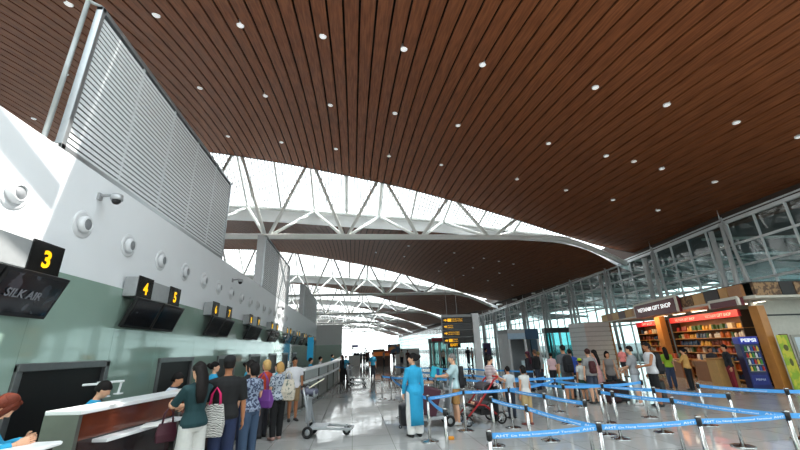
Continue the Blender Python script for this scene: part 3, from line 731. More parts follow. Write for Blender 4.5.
teal = person('woman with long black hair in dark teal blouse and white trousers at the nearest counter', (-2.17, 5.9), 48, 1.66, True, 'light', 'long', top='#12363a', sleeve=.9, bot=('wide', '#c9c9c4'), shoes='#d8d0c8', LA=(-.10, .22, .66), RA=(.03, .24, .64), hpitch=12, hyaw=10, vox=.009, hem=.49)
capm = person('man in black shirt and black cap seen from behind at the counter queue', (-1.87, 6.2), 15, 1.72, False, 'tan', 'short', top='#101012', sleeve=.95, bot=('pants', '#1e2a4a'), shoes='#1a1a1a', LA=(-.10, .17, .62), vox=.010, hem=.47, slim=1.08, extra={'cap': '#0d0d10', 'lanyard': '#8d1420'})
purp = person('dark haired woman in patterned blue top and jeans with purple bag on shoulder', (-1.77, 7.3), 50, 1.60, True, 'light', 'bob', topm=patt('#2b3550', '#8f9bb0', 'noise', 28, .8, .5), sleeve=.6, bot=('pants', '#3c5069'), shoes='#4a4a4a', LA=(-.08, .17, .66), vox=.010, hyaw=12)
dk2 = person('woman with short dark hair in black top standing behind the purple bag woman', (-2.0, 7.95), 60, 1.63, True, 'light', 'bob', top='#16161a', sleeve=.9, bot=('pants', '#1b2540'), vox=.012)
orange = person('blonde woman in orange red top facing the counter', (-1.98, 9.3), 70, 1.60, True, 'light', 'bob', hc='#c9a468', top='#c4482e', sleeve=.9, bot=('pants', '#3a3a40'), vox=.012, LA=(-.1, .2, .68))
blonde = person('blonde woman in blue and white patterned top and black trousers', (-1.62, 9.0), 30, 1.55, True, 'light', 'bob', hc='#b98f55', topm=patt('#39465c', '#a8b0ba', 'voronoi', 26, .8, .42), sleeve=.7, bot=('pants', '#0e0e10'), shoes='#b08a80', vox=.011, stride=.03, RA=(.17, .2, .58))
whm = person('man in white shirt standing beyond the luggage trolley', (-1.62, 11.2), 200, 1.62, False, 'tan', 'short', top='#d9d8dc', sleeve=.6, bot=('shorts', '#8d7452', .9), shoes='#2a2a2a', vox=.013, RA=(.12, .15, .62))
cy2 = person('person in cyan shirt standing between blonde woman and white shirt man', (-1.95, 10.6), 80, 1.50, True, 'light', 'short', top='#3aa9c2', sleeve=.8, bot=('pants', '#505a64'), vox=.014)
# staff behind the counters
p1 = person('check-in woman with reddish brown hair in cyan blouse leaning over desk at bottom left corner', (-3.58, 4.12), -66, 1.56, True, 'light', 'loose', hc='#5a2413', top='#2fa3cf', sleeve=1.85, bot=('pants', '#dfe3e6'), shoes='#222222', lean=27, hpitch=26, LA=(-.05, .33, .665), RA=(.10, .33, .665), vox=.008)
p2 = person('seated check-in woman in cyan tunic looking down behind the nearest counter', (-3.78, 6.3), -70, 1.62, True, 'light', 'short', top='#2a9cc8', sleeve=1.9, bot=('pants', '#e2e6e8'), seated=True, hpitch=22, lean=8, LA=(-.06, .26, .45), RA=(.06, .26, .45), vox=.012, z0=.27)
p3 = person('seated male check-in clerk in white shirt behind the second counter', (-3.42, 7.9), -80, 1.66, False, 'mid', 'short', top='#cfd8e4', sleeve=1.9, bot=('pants', '#1c2433'), seated=True, hpitch=12, lean=8, LA=(-.06, .30, .47), RA=(.07, .30, .47), vox=.012, collar='#20304c', z0=.25)
p5 = person('check-in woman in cyan tunic standing behind counter with dark hair tied back', (-3.12, 9.3), -80, 1.60, True, 'light', 'bun', top='#2c9fcd', sleeve=1.9, bot=('pants', '#e2e6e8'), vox=.012)
p6 = person('second standing check-in woman in cyan tunic behind the black shirt man', (-2.75, 10.8), -75, 1.56, True, 'light', 'bun', top='#38a6c8', sleeve=1.9, bot=('pants', '#e2e6e8'), vox=.014)
far1 = person('person in black with dark hair at the far check-in counters', (-.62, 22.5), 60, 1.5, True, 'light', 'long', top='#141418', sleeve=1.9, bot=('pants', '#111114'), vox=.018)
far2 = person('person in cyan and black beside the far check-in counters', (-.42, 23.6), 200, 1.45, True, 'light', 'short', top='#2b88a8', sleeve=1, bot=('pants', '#1a1a20'), vox=.018)
for j, (x, y, c) in enumerate([(-1.75, 16.5, '#2a9cc8'), (-1.6, 19.5, '#dfe3e6'), (-1.45, 27.5, '#2a9cc8')]):
    person('small figure of check-in clerk in %s behind the far counters, %s from the camera' % (['cyan', 'white', 'light blue'][j], ORD[j]), (x, y), -85, 1.5, True, 'light', 'short', top=c, sleeve=1.9, vox=.02, group='clerks behind far counters')
for j, (x, y, z) in enumerate([(-3.78, 6.3, 0), (-3.42, 7.9, 0)]):
    t = thing('office_chair', ['black office chair under the cyan tunic clerk at the nearest counter', 'black office chair under the white shirt clerk at the second counter'][j], 'chair', (x, y, 0))
    MB().lathe([(.2, .62), (.22, .65), (.2, .67)], 16).build('seat', BLACK, t, smooth=True); MB().tube((0, 0, .05), (0, 0, .63), .03).build('stem', CHROME, t)
    q = MB()
    for k in range(5): q.tube((0, 0, .06), (.26*math.cos(k*1.257), .26*math.sin(k*1.257), .04), .018)
    q.build('base', BLACK, t); MB().box(-.24, -.2, -.18, .18, .72, 1.05).build('backrest', BLACK, t, bevel=.015)

# bags in the queue
handbag(teal, 'black and white zigzag woven tote bag with pink handles behind the teal blouse woman', patt('#e4e2dc', '#17171a', 'wave', 16, .8, .5, 6), .25, -.06, 1.08, w=.3, h=.42, d=.1, hl=.22, hmat=mat('#d8236a', .6), rz=.6)
handbag(teal, 'maroon leather handbag hanging in front of the teal blouse woman', mat('#4a1d2c', .35), -.17, .36, .88, w=.26, h=.24, d=.08, hl=.2, rz=1.4)
handbag(purp, 'large purple leather shoulder bag on the jeans woman', mat('#6e3a86', .4), .22, .0, 1.12, w=.42, h=.3, d=.13, hl=.3, rz=.3)
handbag(blonde, 'cream floral backpack bag on the blonde woman in black trousers', patt('#cfc5b4', '#6f7a70', 'noise', 18, .8, .6), .16, -.14, 1.18, w=.3, h=.42, d=.13, hl=.18, rz=.8)

# luggage trolley (side view, facing right)
def trolley(label, pos, rz, s=1.0, group=None):
    t = thing('luggage_trolley', label, 'trolley', pos, rz, group); g = mat('#b4b8bb', .35, .6)
    q = MB(); q.bar((-.3, -.24, .2), (.62, -.16, .14), .04, .05).bar((-.3, .24, .2), (.62, .16, .14), .04, .05).bar((.62, -.18, .14), (.62, .18, .14), .04, .04).box(-.28, .1, -.22, .22, .2, .22); q.build('platform', g, t, bevel=.005)
    q = MB()
    for sd in (-1, 1): q.path([(-.28, sd*.24, .2), (-.38, sd*.24, .75), (-.44, sd*.22, 1.0)], .022, 8)
    q.build('upright_frame', g, t, smooth=True)
    MB().box(-.36, -.33, -.22, .22, .3, .85).build('advert_board', mat('#aab0b4', .5), t, bevel=.005)
    MB().tube((-.46, -.27, 1.02), (-.46, .27, 1.02), .022).build('handle', BLACK, t, smooth=True)
    q = MB(); q.box(-.44, -.2, -.2, .2, .78, .80).box(-.22, -.2, -.2, .2, .78, .92); q.build('basket', g, t)
    for x, y, r in ((-.3, -.26, .12), (-.3, .26, .12), (.5, 0, .09)):
        q = MB(); q.torus((x, y, r), r*.75, r*.25, 'y'); w = q.build('wheel', RUBBER, t, smooth=True); MB().box(x-.02, x+.02, y-.02, y+.02, r-.02, .22).build('fork', g, w); MB().ell((x, y, r), (r*.5, .02, r*.5)).build('hub', ALU, w)
    return t
trolley('empty silver luggage trolley with bag and papers in its basket in the aisle', (-.62, 9.1, 0), -.12)
t = thing('shoulder_bag', 'striped dark shoulder bag resting on the trolley basket', 'bag', (-.96, 9.13, .9)); MB().ell((0, 0, .0), (.2, .17, .1)).build('bag_body', patt('#2a2c44', '#8a8c9c', 'wave', 20, .7, .5), t, smooth=True); MB().path([(-.15, 0, .05), (-.05, -.1, .15), (.12, -.08, .08)], .012).build('strap', BLACK, t, smooth=True)
q = MB().box(-.18, .18, -.14, .14, 0, .02, Matrix.Rotation(-.5, 4, 'Y')); tag(q.build('paper_folder', mat('#e6e2c8', .7), loc=(-.8, 9.1, 1.06)), 'cream paper folder lying on the bag on the trolley', 'folder')
t = trolley('luggage trolley pushed by the man in pale blue shirt', (1.95, 9.45, 0), PI)
t = thing('suitcase', 'large maroon suitcase tilted on the luggage trolley beside the cyan tunic woman', 'suitcase', (1.72, 9.45, .24), .1)
MB().box(-.28, .22, -.2, .2, 0, .62, Matrix.Rotation(.28, 4, 'Y')).build('case_body', mat('#4a2230', .5), t, bevel=.04); q = MB(); q.path([(-.1, -.1, .6), (.0, -.1, .72), (.0, .1, .72), (-.1, .1, .6)], .012); q.build('handle', BLACK, t)
t = thing('suitcase', 'black suitcase standing behind the cyan tunic woman', 'suitcase', (1.22, 9.35, .05), .1)
MB().box(-.13, .13, -.16, .16, .02, .45).build('case_body', mat('#17181c', .5), t, bevel=.04)
for sd in (-1, 1): MB().torus((sd*.12, 0, -.01), .03, .012, 'y').build('wheel', RUBBER, t)
t = thing('travel_pouch', 'bright cyan travel pouch held on the trolley handle', 'pouch', (2.0, 9.4, 1.05), .2); MB().box(-.14, .14, -.05, .05, -.02, .24, Matrix.Rotation(.3, 4, 'Y')).build('pouch_body', mat('#22a6c0', .6), t, bevel=.02); MB().box(.02, .1, -.06, .06, .02, .2).build('pocket', mat('#1c4f86', .6), t, bevel=.01)
q = MB().box(-.2, .2, -.15, .15, 0, .03); tag(q.build('travel_box', mat('#c09a7c', .7), loc=(1.72, 9.42, .93)), 'flat tan box on top of the maroon suitcase', 'box')

# centre figures
lady = person('woman in bright cyan long tunic dress and white trousers with hair in bun', (1.31, 8.43), 12, 1.64, True, 'light', 'bun', top='#2ba0cc', sleeve=1.95, bot=('wide', '#e8e6e2'), shoes='#1a1a1a', vox=.009, collar='#2ba0cc', hyaw=62, LA=(-.13, .06, .5), slim=.93, extra={'panel': 1}, hem=.465)
man = person('grey haired man in pale blue polo and khaki shorts with black backpack', (2.46, 9.35), 80, 1.58, False, 'light', 'short', hc='#7d7a78', top='#b9d4d8', sleeve=.8, bot=('shorts', '#a87b45', .95), shoes='#cfcfcf', vox=.010, LA=(-.06, .26, .68), RA=(.08, .26, .66), hpitch=8, stride=.02, slim=1.08)
backpack(man, 'black backpack on the grey haired man in pale blue polo', '#121418', big=1.15)
mom = person('woman with black ponytail in pink striped top and black trousers behind red stroller', (3.45, 9.55), -75, 1.52, True, 'light', 'pony', topm=patt('#e6d4d4', '#8a6a74', 'wave', 9, .8, .7, 0), sleeve=.5, bot=('pants', '#15151a'), vox=.011, hpitch=18, LA=(-.05, .2, .6), RA=(.08, .2, .6))
kid = person('child with black hair in pale shirt standing next to the stroller woman', (3.98, 9.7), 15, 1.22, False, 'mid', 'short', top='#c4ccd0', sleeve=.7, bot=('pants', '#2e3440'), vox=.012)
girl = person('girl with black bob hair in sleeveless white top and khaki trousers', (4.01, 8.85), 20, 1.27, True, 'mid', 'bob', top='#cdcac6', sleeve=.2, bot=('shorts', '#b59a6c', 1.15), shoes='#7a3a34', vox=.011, hem=.47)
# stroller
t = thing('baby_stroller', 'red and black baby stroller behind the barrier belts', 'stroller', (3.05, 9.35, 0), .15); RD = mat('#a81f22', .5)
q = MB()
for sd in (-.24, .24): q.path([(-.5, sd, .16), (-.1, sd, .5), (.3, sd, .95), (.42, sd, 1.02)], .022, 8).path([(.38, sd, .14), (.0, sd, .42), (-.18, sd, .44)], .022, 8)
q.tube((.42, -.24, 1.02), (.42, .24, 1.02), .02); q.build('frame', RD, t, smooth=True)
q = MB(); q.loft([[V((x, -.22, z)), V((x, .22, z)), V((x+.02, .22, z+.06)), V((x+.02, -.22, z+.06))] for x, z in ((-.3, .38), (-.05, .34), (.12, .42), (.28, .78))]); q.build('seat', BLACK, t, bevel=.02)
q = MB(); q.loft([[V((.18+.22*math.sin(a)*-1, sd, .70+.2*math.cos(a))) for sd in (-.23, -.1, .1, .23)]+[V((.18-.2*math.sin(a), sd, .68+.18*math.cos(a))) for sd in (.23, .1, -.1, -.23)] for a in np.linspace(-.6, 1.2, 8)]); q.build('canopy', mat('#4b4448', .8), t)
MB().box(-.1, .28, -.2, .2, .2, .34).build('under_basket', BLACK, t, bevel=.03)
MB().box(-.44, -.3, -.2, .2, .2, .23).build('footrest', BLACK, t, bevel=.01)
for x, sd in ((-.46, -.26), (-.46, .26), (.38, -.28), (.38, .28)):
    r = .11 if x < 0 else .135; w = MB().torus((x, sd, r), r*.85, r*.15, 'y').build('wheel', RUBBER, t, smooth=True); q = MB()
    for k in range(5): q.tube((x, sd, r), (x+r*.8*math.cos(k*1.257), sd, r+r*.8*math.sin(k*1.257)), .009, 5)
    q.ell((x, sd, r), (.03, .025, .03)).build('spokes', ALU, w)
baby = person('small toddler with bare legs lying in the red stroller', (3.0, 9.33), 98, .72, True, 'light', 'short', top='#5b5860', sleeve=.6, bot=('shorts', '#6b3036', .8), seated=True, vox=.012, z0=.27, lean=-22)

# queue at the right
m567 = person('tall man in dark grey shirt and grey shorts with black backpack in the queue', (6.81, 11.8), 5, 1.68, False, 'mid', 'short', top='#5a5d62', sleeve=.8, bot=('shorts', '#4c4a4a', 1.0), shoes='#3a3a3a', vox=.012, slim=1.05)
backpack(m567, 'black backpack on the tall man in dark grey shirt', '#15151a', big=1.15)
kid2 = person('child in yellow green cap and white shirt in the queue', (7.2, 11.6), 10, 1.25, False, 'mid', 'short', top='#d8d8d2', sleeve=.7, bot=('shorts', '#35503a', 1.0), vox=.014, extra={'cap': '#b9d81e'})
b576 = person('man in royal blue shirt behind the child with the green cap', (7.45, 12.5), 0, 1.54, False, 'mid', 'short', top='#27489c', sleeve=.8, vox=.014)
w591 = person('woman with reddish hair in grey shirt and shorts with maroon backpack', (7.2, 11.1), 0, 1.55, True, 'light', 'short', hc='#3a1c18', top='#8b8b8a', sleeve=.7, bot=('shorts', '#3c4150', .7), shoes='#4a4a4a', vox=.012, slim=1.12)
backpack(w591, 'small maroon backpack on the woman in grey shirt', '#4c2023', big=.85)
pk = person('woman with long black hair in pale pink dress beside the maroon backpack woman', (7.75, 11.6), 30, 1.50, True, 'light', 'long', top='#d8a5a4', sleeve=.8, bot=('skirt', '#d8a5a4', .28), vox=.013)
w612 = person('dark haired woman in grey sleeveless top facing the camera in the queue', (8.05, 11.4), 165, 1.45, True, 'mid', 'bob', top='#77716e', sleeve=0, bot=('pants', '#2a2a30'), vox=.013)
kid3 = person('small child in coral pink shirt carried in front of the grey shirt boy', (8.02, 10.66), -60, .85, True, 'light', 'short', top='#e0807a', sleeve=.8, bot=('shorts', '#2b2b33', .9), vox=.012, z0=.72)
boy = person('young man in light grey shirt and pale shorts with white shoes holding a child', (8.13, 10.45), 40, 1.60, False, 'light', 'short', top='#9b9c9f', sleeve=.85, bot=('shorts', '#b9c0c8', 1.0), shoes='#ececec', vox=.011, LA=(-.06, .19, .6), RA=(.08, .18, .56), slim=1.05)
tank = person('muscular man in white tank top and black shorts with black backpack', (8.42, 10.1), 70, 1.68, False, 'tan', 'short', top='#d4d4d6', sleeve=-1, bot=('shorts', '#101013', .95), shoes='#2b2b2b', vox=.011, LA=(-.12, .2, .62), slim=1.12)
backpack(tank, 'large black backpack on the man in white tank top', '#131316', big=1.25)
t1 = person('woman in dark jacket with burgundy hat waiting beyond the white top girl', (6.9, 14.6), 30, 1.46, True, 'mid', 'long', hc='#3c1426', top='#1d1a22', sleeve=1.9, vox=.016, extra={'cap': '#5a1c38'})
t2 = person('man in black jacket standing beside the burgundy hat woman', (7.4, 15.0), 20, 1.52, False, 'mid', 'short', hc='#5b4438', top='#17181b', sleeve=1.9, vox=.016)
t3 = person('person in white shirt seen between black jacket man and pale pink shirt woman', (8.0, 15.9), 10, 1.42, False, 'mid', 'short', hc='#7c6a40', top='#a0a7a8', sleeve=.9, vox=.018)
t4 = person('woman in pale pink shirt carrying a yellow bag near the glass doors', (8.3, 15.4), -10, 1.36, True, 'light', 'bun', top='#dcb9bd', sleeve=.9, bot=('pants', '#232329'), vox=.016)
handbag(t4, 'mustard yellow bag carried by the woman in pale pink shirt', mat('#b28a2c', .6), .22, .0, .75, w=.26, h=.22, hl=.15)
# stacked hand luggage around the queue
for j, (x, y, c, lb) in enumerate([(7.95, 11.0, '#1a1a1c', 'black suitcase standing among the queue near the grey sleeveless woman'), (7.6, 10.9, '#3a2020', 'dark maroon suitcase standing in front of the pink dress woman'), (8.9, 10.6, '#141416', 'black travel bag on floor behind the tank top man')]):
    t = thing('suitcase', lb, 'suitcase', (x, y, 0), .3*j); MB().box(-.2, .2, -.14, .14, .05, .6).build('case_body', mat(c, .5), t, bevel=.04); MB().box(-.1, .1, -.03, .03, .6, .66).build('handle', BLACK, t, bevel=.01)
    for sd in (-.15, .15): MB().torus((sd, 0, .03), .022, .01, 'x').build('wheel', RUBBER, t)
# shop people
s1 = person('woman in lime green top browsing at the gift shop shelves', (11.9, 13.4), -30, 1.46, True, 'light', 'long', top='#8db02c', sleeve=.9, bot=('pants', '#33415c'), vox=.015)
s2 = person('woman with ponytail in tan yellow shirt and black trousers at the gift shop', (12.05, 12.75), 25, 1.42, True, 'light', 'pony', top='#c79a58', sleeve=1.5, bot=('pants', '#121216'), vox=.014, LA=(-.1, .2, .7))
s3 = person('shop clerk in dark uniform with red stripe beside the drinks fridge', (13.2, 12.2), 60, 1.5, False, 'mid', 'short', top='#16181f', sleeve=1.9, bot=('pants', '#7c1a26'), vox=.014)
s4 = person('clerk with dark hair behind the tan shop counter', (13.75, 13.3), 160, 1.42, True, 'mid', 'short', top='#2a2a33', sleeve=.9, vox=.016)
# distant crowd
rnd = random.Random(3); cc = [('#1d1f26', 'black'), ('#7c7f86', 'grey'), ('#2b8fb4', 'cyan'), ('#c9c6c0', 'white'), ('#4d2c2c', 'brown'), ('#26355a', 'navy')]
crowd = [(a, b-7) if a != 373 and a not in (488, 525) else (a, b) for a, b in [(355, 372.5), (358, 372), (361, 372.5), (364, 372), (367, 371.5), (369, 372.5), (373, 378.5), (378, 371.5), (381, 372), (385, 371), (389, 371), (394, 371), (402, 372), (408, 372), (444, 372), (469, 372), (473, 372.5), (384, 373), (488, 374), (525, 376)]]
ccol = [0, 0, 1, 0, 4, 1, 2, 0, 3, 2, 0, 4, 3, 4, 3, 0, 1, 1, 0, 5]
for j, (px, py) in enumerate(crowd):
    p = atz(px, py); c = cc[ccol[j]]
    person('distant small figure in %s clothes in the far crowd, %s listed from the left' % (c[1], (ORD+['nineteenth', 'twentieth', 'twenty-first'])[j]), (p.x, p.y), rnd.choice([0, 180, 90, -90, 150]), 1.62+rnd.uniform(-.1, .1), j % 2 == 0, 'mid', 'short', top=c[0], sleeve=.9, bot=('pants', '#2a2d36'), vox=.03, group='distant crowd')

# ------------------------------------------------------------ barrier posts and belts
BLUE = mat('#55a6ea', .7, noise=.05); BLT = mat('#e4f0fa', .7, noise=0); PH = .82
def bp(px, py, h=PH): p = atz(px, py, h-.03); return (p.x, p.y)
posts = dict(A=bp(489,434), B=bp(598.5,425.5), C=bp(698,419.6), D=bp(786.5,414), E=bp(526.4,407), F=bp(491,398.6), G=bp(544,395), H=bp(584.5,402),
    I=bp(508.8,389), J=bp(563,386), K=bp(554.5,380), L=bp(602,385), M=bp(671.7,399.4), N=bp(653.3,389), O=bp(641.4,381.4), Pp=bp(697.6,384.7), Q=bp(728,395), R=bp(786.5,390.4),
    Sx=bp(463,391.3), T=bp(427.7,397.4), U=bp(444.8,411), Vv=bp(401.5,385.2), L2=bp(599,391), D2=(6.3, 4.45), M0=bp(612,393), R2=(8.7, 6.2))
posts.update(W1=bp(382,376), W2=bp(391,376.5), W3=bp(404,370), W4=bp(440,372.5), W5=bp(473,375), W6=bp(497,375.5), W7=bp(520,378), W8=bp(428,378), W9=bp(463,379), Wa=bp(500,381), Wb=bp(534,371), Wc=bp(470,368.5), Wd=bp(505,370), We=bp(430,367.5), Wf=bp(395,366.5), Wg=bp(545,377), Wh=bp(575,377))
belts = [('A','B',2),('B','C',2),('C','D',2),('D','D2',1),('F','E',2),('E','B',2),('G','H',1),('I','G',1),('M','D',2),('N','Q',1),('Pp','R',1),('R','R2',0),('L2','M',1),('L','N',1),('L','O',0),('T','U',0),('T','Sx',1),('Sx','I',1),('K','L',0),('J','L',0),('Vv','T',0),
    ('W1','W8',0),('W8','W9',0),('W9','Wa',0),('Wa','Wg',0),('W3','W4',0),('W4','W5',0),('W5','W7',0),('W7','Wh',0),('Wf','We',0),('We','Wc',0),('Wc','Wd',0),('Wd','Wb',0),('W2','Vv',0),('I','K',0),('W6','J',0)]
pobj = {}
POSTM = CHROME; near_first = None
pl = sorted(posts.items(), key=lambda kv: kv[1][1])
def where(x, y):
    r = 'first' if y < 5.0 else 'second' if y < 6.6 else 'third' if y < 8 else 'fourth' if y < 9.6 else 'fifth' if y < 11.5 else 'sixth' if y < 13.5 else 'far'
    return r
rows = {}
for k, (x, y) in pl: rows.setdefault(where(x, y), []).append((x, k))
names = {}
for r, L_ in rows.items():
    for j, (x, k) in enumerate(sorted(L_)): names[k] = (r, j)
pp = None
for k, (x, y) in pl:
    r, j = names[k]; lb = 'chrome barrier post in the %s belt row from the camera, %s from the left' % (r, 'first' if j == 0 else ORD[j])
    if pp is None:
        pp = thing('barrier_post', lb, 'barrier post', (x, y, 0), 0, 'belt barrier posts'); t = pp
        MB().lathe([(.17, 0), (.175, .012), (.15, .022), (.05, .032), (.032, .05)], 24).build('base', CHROME, pp, smooth=True)
        MB().lathe([(.028, .04), (.028, PH-.08)], 16).build('pole', CHROME, pp, smooth=True)
        MB().lathe([(.034, PH-.09), (.034, PH-.005)], 16).build('cassette', BLACK, pp, smooth=True)
        MB().lathe([(.036, PH-.005), (.036, PH+.008), (.028, PH+.014)], 16).build('top_cap', CHROME, pp, smooth=True)
    else: t = dup(pp, (x, y, 0), lb)
    pobj[k] = t
    for ch in [c for c in t.children if c.name.startswith(('belt', 'lettering'))]: bpy.data.objects.remove(ch)
for a, b, txt in belts:
    pa, pb = V((*posts[a], 0)), V((*posts[b], 0)); d = (pb-pa); L_ = d.length; d.normalize(); o = pobj[a]
    q = MB(); n_ = 8; sag = .012*L_; rs = []; nn = V((-d.y, d.x, 0))*.0015
    for k in range(n_+1):
        s_ = .03+(L_-.06)*k/n_; z = PH-.05-sag*4*(k/n_)*(1-k/n_); c = d*s_
        rs.append([c+nn+V((0, 0, z-.03)), c-nn+V((0, 0, z-.03)), c-nn+V((0, 0, z+.03)), c+nn+V((0, 0, z+.03))])
    q.loft(rs); be = q.build('belt', BLUE, o)
    if txt:
        fx_, up3 = d, V((0, 0, 1))
        side = V((d.y, -d.x, 0))           # faces the camera
        if side.y > 0: side = -side; fx_ = -d
        for body, w_, at in ([('AHT', .12, .11), ('Da Nang International Terminal', .62, .5), ('AHT', .12, .9)] if txt == 2 else [('Da Nang International Terminal', .6, .5)]):
            w2 = w_*min(L_, 1.5); at = at if fx_.dot(d) > 0 else 1-at
            text_obj('lettering', body, .05, BLT, be, frame_M(d*(L_*at)+side*.003+V((0, 0, PH-.05-sag*4*at*(1-at)-.002)), fx_, up3), width=w2, height=.026)
q = thing('wet_floor_marker', 'small orange object on the floor near the barrier posts', 'floor marker', (1.95, 8.0, 0)); MB().box(-.06, .06, -.04, .04, 0, .06).build('body', mat('#d88a1c', .5), q, bevel=.02)

# ------------------------------------------------------------ gift shop
UV = V((.30, .954, 0)).normalized(); NV = V((-UV.y, UV.x, 0))    # along the shop front (away), towards the hall
F0 = V((13.6, 11.25, 0)); FL = 14.6
shop_wood = mat('#b57a3c', .4, noise=.15, scale=5); TRIM = mat('#cfc9bc', .5)
def fl(u, n=0, z=0): return F0+UV*u+NV*n+V((0, 0, z))
t = thing('shop_fascia', 'fascia canopy with tan, brown and patterned square panels above the gift shop', 'shop canopy', F0)
def LF(p): return p-F0
MB().prism([LF(fl(0, .02, 2.98)), LF(fl(FL, .02, 2.98)), LF(fl(FL, -2.0, 2.98)), LF(V((22.0, 11.4, 2.98))), LF(V((22.0, 10.6, 2.98))), LF(V((13.6, 10.9, 2.98)))], (0, 0, .1)).build('canopy_base', TRIM, t)
cols = ['#b98a4c', '#2c1c18', '#8d5a3c', '#c09a5a', 'P', '#9c6a44']
u = 0; k = 0; wds = [.75, .6, 1.0, .95, .95, 1.05, 0, 0, .9, .9, 1.0, .9, 1.0, 1.0]
pat = patt('#9a7a58', '#5d4634', 'noise', 9, .7, .5)
seqc = ['#a8754c', '#c08c4e', '#2a1a18', '#c2945a', 'P', 'S', 'S', 'S', '#b98a5c', '#c29858', '#4a2620', '#c7a05e', '#a9784c', '#c09a5a']
for w_, c in zip([.75, .5, .95, .8, .9, 1.5, 1.5, 1.4, 1.0, 1.0, 1.1, 1.1, .9, 1.2], seqc):
    if c != 'S': MB().prism([LF(fl(u+.02, .03, 3.06)), LF(fl(u+w_-.02, .03, 3.06)), LF(fl(u+w_-.02, .03, 3.5)), LF(fl(u+.02, .03, 3.5))], -NV*.1).build('square_panel', pat if c == 'P' else mat(c, .5, noise=.1), t)
    u += w_
u = 0
for w_, c in zip([1.0, .55, .9, .8, .6, 1.2, 1.0, 1.0], ['P', '#241816', 'P', '#9a7a54', '#241816', 'P', '#a8845c', 'P']):
    a = V((13.65, 10.88, 0))+V((1, -.035, 0))*u; b = a+V((1, -.035, 0))*(w_-.03)
    MB().prism([LF(a+V((0, 0, 3.06))), LF(b+V((0, 0, 3.06))), LF(b+V((0, 0, 3.5))), LF(a+V((0, 0, 3.5)))], (0, .1, 0)).build('square_panel', pat if c == 'P' else mat(c, .5), t); u += w_
MB().prism([LF(fl(0, 0, 3.5)), LF(fl(FL, 0, 3.5)), LF(fl(FL, -1.6, 3.5)), LF(V((22, 13, 3.5))), LF(V((22, 10.62, 3.5))), LF(V((13.6, 10.9, 3.5)))], (0, 0, .03)).build('top_edge', mat('#1b1513', .6), t)
MRN = mat('#5d1722', .45)
def signbox(u0, u1, z0, z1, lb, body=None):
    s = thing('shop_sign', lb, 'sign', fl(u0, .05)); o0 = fl(u0, .05)
    MB().prism([fl(u0, .06, z0)-o0, fl(u1, .06, z0)-o0, fl(u1, .06, z1)-o0, fl(u0, .06, z1)-o0], NV*.2).build('board', MRN, s)
    q = MB()
    for a, b in ((fl(u0, .24, z1), fl(u1, .24, z1)), (fl(u0, .24, z0), fl(u0, .24, z1)), (fl(u1, .24, z0), fl(u1, .24, z1))): q.bar(a-o0, b-o0, .1, .07, (NV.x, NV.y, .01))
    q.build('border', TRIM, s)
    if body: text_obj('lettering', body, .3, mat('#ffffff', .5, noise=0, emit=1.2), s, frame_M(fl((u0+u1)/2, .275, (z0+z1)/2+.02)-o0, -UV, (0, 0, 1)), width=(u1-u0)*.8, height=.2, bold=.002)
signbox(3.9, 8.3, 2.9, 3.6, 'maroon shop sign reading VIETNAM GIFT SHOP in white letters', 'VIETNAM GIFT SHOP')
signbox(.0, 1.6, 2.78, 3.05, 'blank maroon sign box under the canopy corner')
# pillars
def pillar(lb, x, y, z1=2.98, w=.15):
    s = thing('wooden_pillar', lb, 'pillar', (x, y, 0)); MB().box(-w, w, -w, w, .06, z1).build('shaft', shop_wood, s, bevel=.01); MB().box(-w-.02, w+.02, -w-.02, w+.02, 0, .08).build('plinth', mat('#6f4a2c', .4), s); return s
pillar('tan wooden pillar at the near corner of the gift shop', 14.0, 11.32, 2.75); 
c = fl(7.3, -.45); pillar('tan wooden pillar between the two gift shop shelf units', c.x, c.y, 2.9, .17)
c = fl(13.3, .0); pillar('thin wooden pole at the far left end of the gift shop canopy', c.x, c.y, 2.98, .06)
# right side partition
RS0 = V((14.35, 11.75, 0))
struct(MB().box(14.35, 22, 11.75, 11.85, 0, 2.98).build('wall_shop_side', mat('#c9c6bb', .6)))
struct(MB().box(14.35, 22, 11.72, 11.75, 2.42, 2.47).build('trim_3', mat('#26282a', .5)))
# shelf units: diagonal wall behind the front line
SN = -.75
def unit(u0, u1, lb, sgn):
    s = thing('shop_shelf', lb, 'shelf', fl(u0, SN)); o0 = fl(u0, SN); bk = mat('#7a4a1e', .5)
    MB().prism([fl(u0, SN-.42, 0)-o0, fl(u1, SN-.42, 0)-o0, fl(u1, SN-.42, 2.75)-o0, fl(u0, SN-.42, 2.75)-o0], -NV*.06).build('back_panel', bk, s)
    for u_ in (u0, u1): MB().prism([fl(u_, SN, 0)-o0, fl(u_, SN-.42, 0)-o0, fl(u_, SN-.42, 2.75)-o0, fl(u_, SN, 2.75)-o0], UV*.05).build('side_panel', mat('#2a1a14', .5), s)
    MB().prism([fl(u0, SN+.03, 2.5)-o0, fl(u1, SN+.03, 2.5)-o0, fl(u1, SN+.03, 2.76)-o0, fl(u0, SN+.03, 2.76)-o0], NV*-.1).build('header_sign', mat('#c8202c', .4, noise=0, emit=.5), s, label) if False else None
    h = MB().prism([fl(u0, SN+.03, 2.5)-o0, fl(u1, SN+.03, 2.5)-o0, fl(u1, SN+.03, 2.76)-o0, fl(u0, SN+.03, 2.76)-o0], NV*-.1).build('header_sign', mat('#c8202c', .4, noise=0, emit=.45), s)
    for uu, bd in sgn: text_obj('lettering', bd, .2, mat('#f4c9c4', .5, noise=0, emit=.4), h, frame_M(fl(uu, SN+.035, 2.62)-o0, -UV, (0, 0, 1)), width=1.7 if u1-u0 > 3 else 1.3, height=.12)
    for z in SZ:
        MB().prism([fl(u0, SN, z)-o0, fl(u1, SN, z)-o0, fl(u1, SN-.42, z)-o0, fl(u0, SN-.42, z)-o0], (0, 0, -.03)).build('shelf_board', mat('#b8813f', .4), s)
    return s
